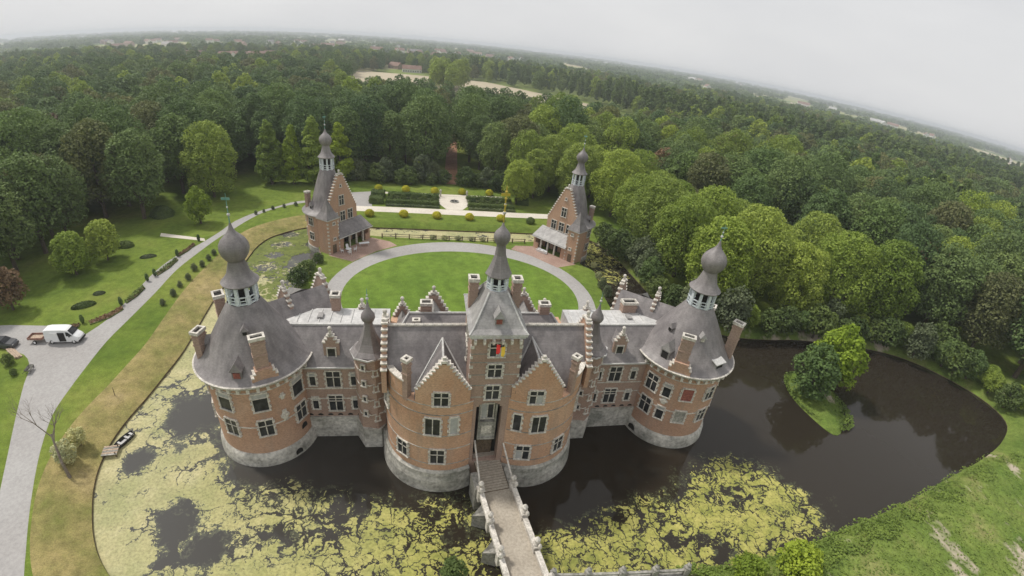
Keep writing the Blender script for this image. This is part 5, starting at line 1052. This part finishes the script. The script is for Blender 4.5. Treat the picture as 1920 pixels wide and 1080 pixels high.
for i, (px, py, w_) in enumerate([(1296, 150, 60), (1312, 153, 40), (1505, 200, 40), (1560, 208, 30), (1640, 232, 40), (1655, 236, 30), (1672, 240, 36), (1680, 234, 30), (1325, 168, 20), (1735, 258, 20), (1745, 260, 16), (1890, 306, 50), (1390, 160, 30)]):
    HOUSES.append((*G(px, py, 0), w_, 16, 8, VR.uniform(0, 3), 'tiny white building near the horizon on the right', 'render', VR.choice(['leadtrim', 'tile']), 0, 'distant white buildings on the right'))
_hd = []
for h_ in HOUSES:
    dx, dy = h_[0] - CAM.x, h_[1] - CAM.y; D = math.hypot(dx, dy); _hd.append((dx/D, dy/D, D, h_[2]*.62 + 3))
def house_gap(x, y):
    ax, ay = x - CAM.x, y - CAM.y
    for ux, uy, D, hw in _hd:
        t = ax*ux + ay*uy
        if D*.70 < t < D + 14 and abs(ax*uy - ay*ux) < hw: return True
    return False
def scatter(name, pts, kinds, label):
    """far wood: one object, crowns instanced on points"""
    col = bpy.data.collections.new(name + '_kinds')
    for i, (me_, mt) in enumerate(kinds):
        o = bpy.data.objects.new('wood_kind_%02d' % i, me_); col.objects.link(o)
    me_ = bpy.data.meshes.new(name); me_.from_pydata([p[:3] for p in pts], [], [])
    for nm, tp, vals in (('scl', 'FLOAT', [p[3] for p in pts]), ('rot', 'FLOAT', [rg.uniform(0, 6.28) for p in pts]), ('kid', 'INT', [p[4] for p in pts])):
        at = me_.attributes.new(nm, tp, 'POINT'); at.data.foreach_set('value', vals)
    o = bpy.data.objects.new(name, me_); COL.objects.link(o)
    ng = bpy.data.node_groups.new(name, 'GeometryNodeTree'); ng.interface.new_socket('Geometry', in_out='INPUT', socket_type='NodeSocketGeometry'); ng.interface.new_socket('Geometry', in_out='OUTPUT', socket_type='NodeSocketGeometry')
    N = ng.nodes.new; gi, go_ = N('NodeGroupInput'), N('NodeGroupOutput'); ip = N('GeometryNodeInstanceOnPoints'); ci = N('GeometryNodeCollectionInfo')
    ci.inputs['Collection'].default_value = col; ci.inputs['Separate Children'].default_value = True; ci.inputs['Reset Children'].default_value = True
    ip.inputs['Pick Instance'].default_value = True
    def attr(nm, tp): a = N('GeometryNodeInputNamedAttribute'); a.data_type = tp; a.inputs['Name'].default_value = nm; return [q for q in a.outputs if q.enabled][0]
    L_ = ng.links.new; L_(gi.outputs[0], ip.inputs['Points']); L_(ci.outputs[0], ip.inputs['Instance']); L_(attr('kid', 'INT'), ip.inputs['Instance Index'])
    cx_ = N('ShaderNodeCombineXYZ'); L_(attr('rot', 'FLOAT'), cx_.inputs['Z']); L_(cx_.outputs[0], ip.inputs['Rotation']); L_(attr('scl', 'FLOAT'), ip.inputs['Scale']); L_(ip.outputs[0], go_.inputs[0])
    md = o.modifiers.new('scatter', 'NODES'); md.node_group = ng
    return stuff(o, label, 'wood')
LOD = []
for i in range(3): c = crown_mesh(700+i, 5.8+.5*i, 2.5, 18+i, 36, 3000, .78, 'round', .33); c.materials.append(M['leaf_dark']); LOD.append((c, 0))
for i in range(3): c = crown_mesh(710+i, 5.8+.5*i, 2.5, 17+i, 36, 3000, .78, 'round', .33); c.materials.append(M[['leaf_mid', 'leaf_olive', 'leaf_mid'][i]]); LOD.append((c, 0))
c = crown_mesh(720, 3.2, 3.0, 21, 30, 2600, .75, 'poplar', .36); c.materials.append(M['leaf_mid']); LOD.append((c, 0))
c = crown_mesh(730, 6.5, 2.0, 19, 40, 3200, .78, 'round', .31); c.materials.append(M['leaf_bright']); LOD.append((c, 0))
POP = [(20, 565), (62, 552), (155, 402), (235, 450), (115, 645), (20, 655)]
for k in range(14): rest.append((500, rg.uniform(-6, 26), rg.uniform(400, 470)))
pts = []
for dd, X_, Y_ in rest:
    if dd > 380 and house_gap(X_, Y_): continue
    popl = (X_ > 110 and 60 < Y_ < 420 and (X_*.35 + Y_) % 300 < 170) or inside(X_, Y_, POP)
    br_ = (-8 < X_ < 28 and 398 < Y_ < 472)
    k = 6 if popl else rg.randrange(3) if rg.random() < (.55 if X_ < 60 else .3) else 3 + rg.randrange(3)
    if br_: k = 7
    elif rg.random() < .10: k = 7
    lowf = (.95 if X_ < 5 else .86) if (165 < Y_ < 275 and -130 < X_ < 175) else 1.0
    pts.append((X_, Y_, GZ - .5, rg.uniform(.8, 1.25)*(1.05 if popl else 1)*(1.25 if br_ else 1)*lowf, k))
scatter('mid_wood', pts, LOD, 'broad leafy wood stretching from the park towards the fields')
# far woods and hedgerows out to the horizon
FAR = []
for i in range(3):
    rng = np.random.default_rng(900+i); P_ = []; N_ = []
    for k in range(7):
        cx_, cy_ = rng.uniform(-16, 16), rng.uniform(-10, 10); r_ = rng.uniform(4, 6.5); d_ = sph(46, rng); d_[:, 2] = abs(d_[:, 2]); P_.append(d_*np.array([r_, r_, 8.5]) + np.array([cx_, cy_, 4 + rng.uniform(-1, 2.5)])); N_.append(d_)
    c = fastmesh('far_clump', *leaf_quads(np.concatenate(P_), np.concatenate(N_), 3.4, rng, .5)); c.materials.append(M['leaf_dark' if i < 2 else 'leaf_mid']); FAR.append((c, 0))
pts = []
def patch(x, y): return math.sin(x*.0031 + 1.3*math.sin(y*.0021)) + math.sin(y*.0043 + 1.1*math.sin(x*.0027 + 2)) + .5*math.sin(x*.011 + y*.013)
for ring_ in range(150):
    d0 = 900*1.0165**ring_
    if d0 > 8300: break
    st_ = max(24, d0*.026)/d0; a = rad(-75)
    while a < rad(75):
        aa = a + rg.uniform(-.5, .5)*st_ ; a += st_; d1 = d0*(1 + rg.uniform(-.012, .012)); X_ = CAM.x + d1*math.sin(aa - YAW*0 + rad(12.35)*1.0); Y_ = CAM.y + d1*math.cos(aa + rad(12.35))
        if not in_view(X_, Y_, 10, 150): continue
        pv = patch(X_, Y_)
        if pv < .1 and rg.random() < .84: continue
        if house_gap(X_, Y_): continue
        if any(inside(X_, Y_, f) for f in FIELDS[1:]): continue
        pts.append((X_, Y_, GZ - 1, rg.uniform(.7, 1.15)*(1 + d0/9000), rg.randrange(3)))
scatter('far_wood', pts, FAR, 'distant hazy woods and hedgerows reaching to the horizon')
print('trees', len(vis), len(rest), len(pts))
# lily pads on the back left water
rng = np.random.default_rng(8); m = MB(); nl = 0
while nl < 2600:
    px, py = rng.uniform(462, 582), rng.uniform(425, 560); x, y = G(px, py, 0)
    if not in_moat(x, y) or inside(x, y, ISL) or (px - 560)**2 + (py - 500)**2 < 500 or (py > 490 and rng.random() < .75): continue
    if math.sin(x*.9 + 2) + math.sin(y*1.1) + rng.normal(0, .5) < -.1: continue
    r_ = rng.uniform(.2, .42); a0 = rng.uniform(0, 6); z0 = rng.uniform(.012, .05); m.add([(x + r_*math.cos(a0 + k*.94), y + r_*math.sin(a0 + k*.94), z0 + .02*math.sin(k)) for k in range(6)] + [(x, y, z0)], [tuple(range(7))]); nl += 1
stuff(obj('lily_pads', m, 'lily'), 'pale green lily pads floating on the water beside the left pavilion', 'water lilies')
# rough tussocks on the near right bank
rng = np.random.default_rng(18); P_ = []
while len(P_) < 9000:
    px, py = rng.uniform(1150, 1920), rng.uniform(850, 1080); x, y = G(px, py)
    if in_moat(x, y) : continue
    dm = min(math.hypot(x - q[0], y - q[1]) for q in MOAT[::3]); 
    if rng.random() > (1.0 if dm < 4.0 else .16): continue
    zz_ = GZ if dm > 3.2 else GZ*(dm/3.2)**.7; P_.append((x, y, zz_ + rng.uniform(.02, .4 if dm < 4 else .14)))
stuff(link('bank_tussocks', fastmesh('tussock', *leaf_quads(np.array(P_), np.tile((0., 0., 1.), (len(P_), 1)), .26, rng, .5)), 'leaf_tuss'), 'rough grass tussocks and weeds along the near right bank', 'grass')
rng = np.random.default_rng(19); P_ = []
for q, n_ in zip(MOAT, nrm):
    if q[0] < 40 or q[1] > 16: 
        continue
for _ in range(3200):
    a = rng.uniform(0, 6.28); r_ = math.sqrt(rng.random()); x, y = 55 + 4.6*r_*math.cos(a), .8 + 7.2*r_*math.sin(a); P_.append((x, y, .35 + rng.uniform(0, .5)*(1.1 - r_)))
stuff(link('island_weeds', fastmesh('weeds', *leaf_quads(np.array(P_), np.tile((0., 0., .8), (len(P_), 1)), .34, rng, .8)), 'leaf_tuss'), 'tall weeds covering the small moat island', 'weeds')
# ------------------------------------------------------------------ boat, landing stage, vehicles, furniture
a_, b_ = Vector((*G(222, 839, 0), 0)), Vector((*G(249, 815, 0), 0)); bdv = (b_ - a_); bl_ = bdv.length
def boat(name, label, loc, rz, L_, w_, h, mat, inner, bow=.5):
    t = thing(name, label, 'boat', loc, rz); st = [(-.5, .72), (-.3, .95), (0, 1), (.25, .92), (.42, .72), (.5, bow)]; m = MB(); R_ = []
    for q, k in st: x = q*L_; hw_ = w_/2*k; R_.append([(x, -hw_*.72, -.12), (x, -hw_, h), (x, -hw_+.09, h), (x, -hw_*.72+.07, .02), (x, hw_*.72-.07, .02), (x, hw_-.09, h), (x, hw_, h), (x, hw_*.72, -.12)])
    n_ = 8
    for p, q in zip(R_, R_[1:]):
        for i in range(n_): m.add([p[i], p[(i+1) % n_], q[(i+1) % n_], q[i]], [(0, 1, 2, 3)])
    m.poly(R_[0]); m.poly(R_[-1]); hull = obj('hull', m, mat, t)
    fl_ = MB(); fl_.box(-L_*.46, -w_*.3, .03, L_*.44, w_*.3, .06); obj('floor', fl_, inner, t)
    for q in (-.28, .12, .36): s = MB(); s.box(L_*q-.13, -w_*.42, h*.62, L_*q+.13, w_*.42, h*.74); obj('thwart', s, inner, t)
    return t
mid_ = (a_ + b_)/2
boat('rowing_boat', 'small flat dark edged rowing boat moored in the algae by the left bank', (mid_.x, mid_.y, .05), math.atan2(bdv.y, bdv.x), 2.7, 1.15, .42, 'black', 'leadtrim')
x, y = G(207, 846, .4); ds = thing('landing_stage', 'small weathered wooden landing stage on the left bank beside the rowing boat', 'jetty', (x, y, 0), rad(12))
for k in range(6): m = MB(); m.box(-.9, -.75 + k*.26, .48, .95, -.53 + k*.26, .54); obj('plank', m, 'timber_pale' if k % 2 else 'stone_grey', ds)
for sx in (-.7, .75):
    for sy in (-.6, .6): m = MB(); m.tube((sx, sy, -.8), (sx, sy, .75 if sx > 0 else .48), .09, .08, 6); obj('pile', m, 'timber', ds)
x, y = G(215, 742, 1.2); t = thing('stake', 'thin wooden stake standing in the dry grass bank', 'stake', (x, y, 1.0)); m = MB(); m.tube((0, 0, -.2), (.1, .1, 1.5), .05, .04, 6); obj('shaft', m, 'timber', t)
def wheel(par, x, y, r, w_=.22, mat='leadtrim', nm='wheel'):
    m = MB(); m.lathe([(r*.62, -w_/2), (r*.95, -w_/2), (r, -w_/4), (r, w_/4), (r*.95, w_/2), (r*.62, w_/2)], 0, 0, 18, True); m.V = [(p[0], p[2], p[1]) for p in m.V]; o = obj(nm, m, 'black', par, (x, y, r))
    q = MB(); q.lathe([(.001, -w_*.3), (r*.62, -w_*.4), (r*.62, w_*.4), (.001, w_*.3)], 0, 0, 12); q.V = [(p[0], p[2], p[1]) for p in q.V]; obj('rim', q, mat, o); return o
# white van: front to local +x
va, vb = Vector((*G(88, 646), 0)), Vector((*G(150, 645), 0)); vd = (vb - va).normalized(); vc = (va + vb)/2 + Vector((-vd.y, vd.x, 0))*1.0
van = thing('white_van', 'white delivery van with its side door open, parked on the gravel at the left', 'van', (vc.x, vc.y, GZ + .01), math.atan2(vd.y, vd.x))
sec = [(-2.75, .88, .45, 2.05, .80), (-2.7, .97, .38, 2.3, .84), (-2.0, .99, .36, 2.42, .84), (.2, .99, .36, 2.42, .84), (.95, .99, .36, 2.36, .82), (1.25, .99, .36, 2.2, .78), (1.95, .98, .36, 1.45, .86), (2.5, .93, .38, 1.15, .80), (2.78, .80, .45, .9, .66)]
m = MB(); R_ = []
for x, w_, z0, z1, wt in sec: zm = z0 + (z1 - z0)*.55; R_.append([(x, -w_*.96, z0), (x, -w_, z0 + (z1-z0)*.3), (x, -w_*.98, zm), (x, -wt, z1-.06), (x, -wt+.12, z1), (x, wt-.12, z1), (x, wt, z1-.06), (x, w_*.98, zm), (x, w_, z0 + (z1-z0)*.3), (x, w_*.96, z0)])
for p, q in zip(R_, R_[1:]):
    for i in range(10): m.add([p[i], p[(i+1) % 10], q[(i+1) % 10], q[i]], [(0, 1, 2, 3)])
m.poly(R_[0]); m.poly(R_[-1]); obj('body', m, 'white', van, smooth=True)
m = MB(); m.add([(1.27, -.70, 2.185), (1.27, .70, 2.185), (1.92, .78, 1.50), (1.92, -.78, 1.50)], [(0, 1, 2, 3)]); m.V = [(v_[0]+.02, v_[1], v_[2]+.02) for v_ in m.V]; obj('windscreen', m, 'glass', van)
for s in (-1, 1):
    m = MB(); y0 = s*1.0; m.add([(.95, s*.885, 2.05), (1.3, s*.86, 2.0), (1.95, s*.985, 1.42), (.95, s*.995, 1.42)], [(0, 1, 2, 3)]); m.V = [(v_[0], v_[1] + s*.012, v_[2]) for v_ in m.V]; obj('side_window', m, 'glass', van)
    m = MB(); m.obox((2.62, s*.62, .88), (.22, .3, .18)); obj('headlight', m, 'leadtrim', van); m = MB(); m.obox((1.55, s*1.13, 1.5), (.12, .22, .3)); obj('mirror', m, 'black', van)
    for x in (-1.75, 1.85): wheel(van, x, s*.86, .36)
m = MB(); m.box(-.35, -1.02, .5, .72, -.985, 2.0); obj('door_opening', m, 'dark', van)
m = MB(); m.box(-1.5, -1.08, .5, -.38, -1.03, 2.05); obj('sliding_door', m, 'white', van)
m = MB(); m.box(2.62, -.86, .34, 2.86, .86, .62); obj('bumper', m, 'black', van); m = MB(); m.box(-2.82, -.86, .34, -2.7, .86, .55); obj('bumper', m, 'black', van)
# small brown trailer behind the van
tc_ = vc - vd*4.6; tl = thing('flat_trailer', 'small brown flatbed trailer hitched behind the white van', 'trailer', (tc_.x, tc_.y, GZ + .01), math.atan2(vd.y, vd.x)); m = MB(); m.box(-1.3, -.75, .62, 1.2, .75, .7); obj('bed', m, 'timber_pale', tl)
for s in (-1, 1): m = MB(); m.box(-1.3, s*.75-.03, .7, 1.2, s*.75+.03, 1.0); obj('side_board', m, 'rust', tl); wheel(tl, -.1, s*.9, .32, .18, 'white')
for x in (-1.3, 1.2): m = MB(); m.box(x-.03, -.75, .7, x+.03, .75, 1.0); obj('end_board', m, 'rust', tl)
m = MB(); m.tube((1.2, 0, .6), (1.8, 0, .5), .05, .05, 6); m.tube((1.75, 0, 0), (1.75, 0, .55), .04, .04, 6); obj('drawbar', m, 'iron', tl)
# dark car half out of frame
x, y = G(12, 655); car = thing('parked_car', 'dark grey car parked at the left edge, half out of the picture', 'car', (x - .8, y + .8, GZ + .01), rad(2)); m = MB(); R_ = []
for x, w_, z1, wt in [(-2.15, .78, .8, .7), (-2.0, .86, .95, .8), (-1.5, .88, 1.05, .82), (-.9, .88, 1.42, .62), (.2, .88, 1.46, .62), (.95, .88, 1.0, .8), (1.8, .86, .88, .76), (2.1, .74, .66, .64)]: R_.append([(x, -w_, .25), (x, -w_, .7 if z1 > .9 else z1*.8), (x, -wt, z1), (x, wt, z1), (x, w_, .7 if z1 > .9 else z1*.8), (x, w_, .25)])
for p, q in zip(R_, R_[1:]):
    for i in range(6): m.add([p[i], p[(i+1) % 6], q[(i+1) % 6], q[i]], [(0, 1, 2, 3)])
m.poly(R_[0]); m.poly(R_[-1]); obj('body', m, 'carpaint', car, smooth=True)
m = MB(); m.add([(.25, -.58, 1.46), (.25, .58, 1.46), (.9, .74, 1.05), (.9, -.74, 1.05)], [(0, 1, 2, 3)]); m.V = [(p[0]+.02, p[1], p[2]+.02) for p in m.V]; obj('windscreen', m, 'glass', car)
m = MB(); m.add([(-.95, -.58, 1.42), (-.95, .58, 1.42), (-1.45, .74, 1.08), (-1.45, -.74, 1.08)], [(0, 1, 2, 3)]); m.V = [(p[0]-.02, p[1], p[2]+.02) for p in m.V]; obj('rear_window', m, 'glass', car)
for s in (-1, 1):
    m = MB(); m.add([(-1.2, s*.83, 1.0), (-.85, s*.68, 1.36), (.15, s*.68, 1.40), (.75, s*.83, 1.02)], [(0, 1, 2, 3)]); m.V = [(p[0], p[1]+s*.05, p[2]) for p in m.V]; obj('side_window', m, 'glass', car)
    m = MB(); m.obox((2.02, s*.55, .64), (.1, .3, .14)); obj('headlight', m, 'leadtrim', car)
    for x in (-1.35, 1.35): wheel(car, x, s*.78, .32, .2)
# stacked planks, wheelbarrow
x, y = G(27, 663); pk = thing('plank_stack', 'stack of pale pinkish planks lying on the grass edge at the left', 'planks', (x, y, GZ), rad(-32))
for k in range(7): m = MB(); m.box(-1.9 + RN.uniform(-.15, .15), -.5 + (k % 4)*.26, .05 + (k//4)*.14, 1.9 + RN.uniform(-.2, .2), -.28 + (k % 4)*.26, .17 + (k//4)*.14); obj('plank', m, 'timber_pale', pk)
for x in (-1.5, 1.2): m = MB(); m.box(x, -.55, 0, x+.15, .55, .05); obj('bearer', m, 'white', pk)
x, y = G(57, 696); wbw = thing('wheelbarrow', 'grey metal wheelbarrow standing on the gravel edge below the van', 'wheelbarrow', (x, y, GZ + .01), rad(100)); m = MB()
m.add([(-.55, -.3, .35), (.45, -.25, .3), (.45, .25, .3), (-.55, .3, .35), (-.75, -.42, .68), (.75, -.38, .66), (.75, .38, .66), (-.75, .42, .68)], [(0,1,2,3),(0,1,5,4),(1,2,6,5),(2,3,7,6),(3,0,4,7)]); obj('tray', m, 'stone_grey', wbw)
for s in (-1, 1): m = MB(); m.tube((.95, s*.06, .2), (-1.4, s*.34, .62), .03, .03, 6); m.tube((-.5, s*.28, .45), (-.6, s*.3, 0), .025, .025, 6); obj('handle_and_leg', m, 'iron', wbw)
wheel(wbw, .95, 0, .2, .09, 'iron')
for i, (px, py, s) in enumerate([(18, 683, .5), (27, 703, .3)]): tree('grass_shrub', 'shrub', *G(px, py), s, 'dark low bush on the grass left of the wheelbarrow, %s' % ('larger' if i == 0 else 'smaller'), 'shrub')
# garden furniture in front of the left pavilion
def chair(x, y, rz, lab):
    t = thing('garden_chair', lab, 'chair', (x, y, GZ + .012), rz, 'white chairs around the garden table'); m = MB(); m.box(-.26, -.26, .42, .26, .26, .47); obj('seat', m, 'white', t); m = MB(); m.obox((0, .3, .78), (.52, .05, .66), 0, rad(-12)); obj('backrest', m, 'white', t)
    for sx in (-.22, .22):
        for sy in (-.22, .22): m = MB(); m.tube((sx, sy, 0), (sx, sy, .42), .03, .03, 6); obj('leg', m, 'white', t)
    for sx in (-.27, .27): m = MB(); m.box(sx-.03, -.24, .64, sx+.03, .3, .68); obj('armrest', m, 'white', t)
tx, ty = G(654, 472); gt = thing('garden_table', 'round white table among white chairs before the left pavilion', 'table', (tx, ty, GZ + .012)); m = MB(); m.lathe([(.001, .72), (.6, .72), (.6, .68), (.001, .68)], 0, 0, 20); obj('tabletop', m, 'white', gt); m = MB(); m.tube((0, 0, .03), (0, 0, .68), .06, .05, 8); m.lathe([(.001, .04), (.35, .03), (.35, 0)], 0, 0, 12); obj('pedestal', m, 'white', gt)
for i, (a, w_) in enumerate(((20, 'right'), (110, 'far'), (200, 'left'), (290, 'near'))): aa = rad(a); chair(tx + 1.35*math.cos(aa), ty + 1.35*math.sin(aa), aa - math.pi/2, 'white garden chair on the %s side of the round table' % w_)
bx_, by_ = G(683, 461); bn_ = thing('garden_bench_set', 'white garden table set beside the left pavilion porch', 'table', (bx_, by_, GZ + .012), rad(20)); m = MB(); m.box(-1.1, -.4, .7, 1.1, .4, .75); obj('tabletop', m, 'white', bn_)
for sx in (-.9, .9):
    for sy in (-.3, .3): m = MB(); m.tube((sx, sy, 0), (sx, sy, .7), .04, .04, 6); obj('leg', m, 'leadtrim', bn_)
x, y = 19.75, 52.35; boat('white_dinghy', 'small white dinghy lying on the brick paving before the right pavilion', (x, y, GZ + .14), rad(-48), 2.9, 1.15, .45, 'white', 'leadtrim', .35)
# ------------------------------------------------------------------ houses beyond the woods
def house(x, y, w_, d_, h, rz, lab, wall='render', roof='tile', wins=0, group='distant houses beyond the woods'):
    t = thing('house', lab, 'house', (x, y, GZ), rz, group); m = MB(); m.box(-w_/2, -d_/2, -.5, w_/2, d_/2, h); m.add([(-w_/2, -d_/2, h), (-w_/2, d_/2, h), (-w_/2, 0, h + d_*.42)], [(0, 1, 2)]); m.add([(w_/2, -d_/2, h), (w_/2, d_/2, h), (w_/2, 0, h + d_*.42)], [(0, 1, 2)]); obj('wall', m, wall, t)
    r = MB(); k = .4; e = h - k*.84; zz_ = h + d_*.42 + .12
    r.add([(-w_/2-k, -d_/2-k, e), (w_/2+k, -d_/2-k, e), (w_/2+k, 0, zz_), (-w_/2-k, 0, zz_), (-w_/2-k, d_/2+k, e), (w_/2+k, d_/2+k, e)], [(0, 1, 2, 3), (3, 2, 5, 4)]); ro_ = obj('roof', r, roof, t)
    c = MB(); c.box(w_*.22, -.4, h + d_*.2, w_*.22 + .9, .4, zz_ + 1.1); obj('chimney', c, 'tile', ro_)
    for i in range(wins): xx = -w_/2 + w_*(i + .5)/wins; q = MB(); q.box(xx-.6, -d_/2-.06, 1.0, xx+.6, -d_/2+.05, 2.4); obj('window', q, 'glass', t)
for h_ in HOUSES: house(*h_)
# ------------------------------------------------------------------ haze
m = bpy.data.materials.new('haze'); m.use_nodes = True; n = m.node_tree; n.nodes.clear(); o_ = n.nodes.new('ShaderNodeOutputMaterial'); pv = n.nodes.new('ShaderNodeVolumePrincipled')
pv.inputs['Color'].default_value = (.90, .95, 1.0, 1); pv.inputs['Density'].default_value = .00026; pv.inputs['Anisotropy'].default_value = .2; n.links.new(pv.outputs[0], o_.inputs['Volume']); M['haze'] = m
mb = MB(); mb.box(-9500, -9500, -2.0, 9500, 9500, 60.0); stuff(obj('haze', mb, 'haze'), 'thin pale haze in the air that fades the distant woods', 'haze')
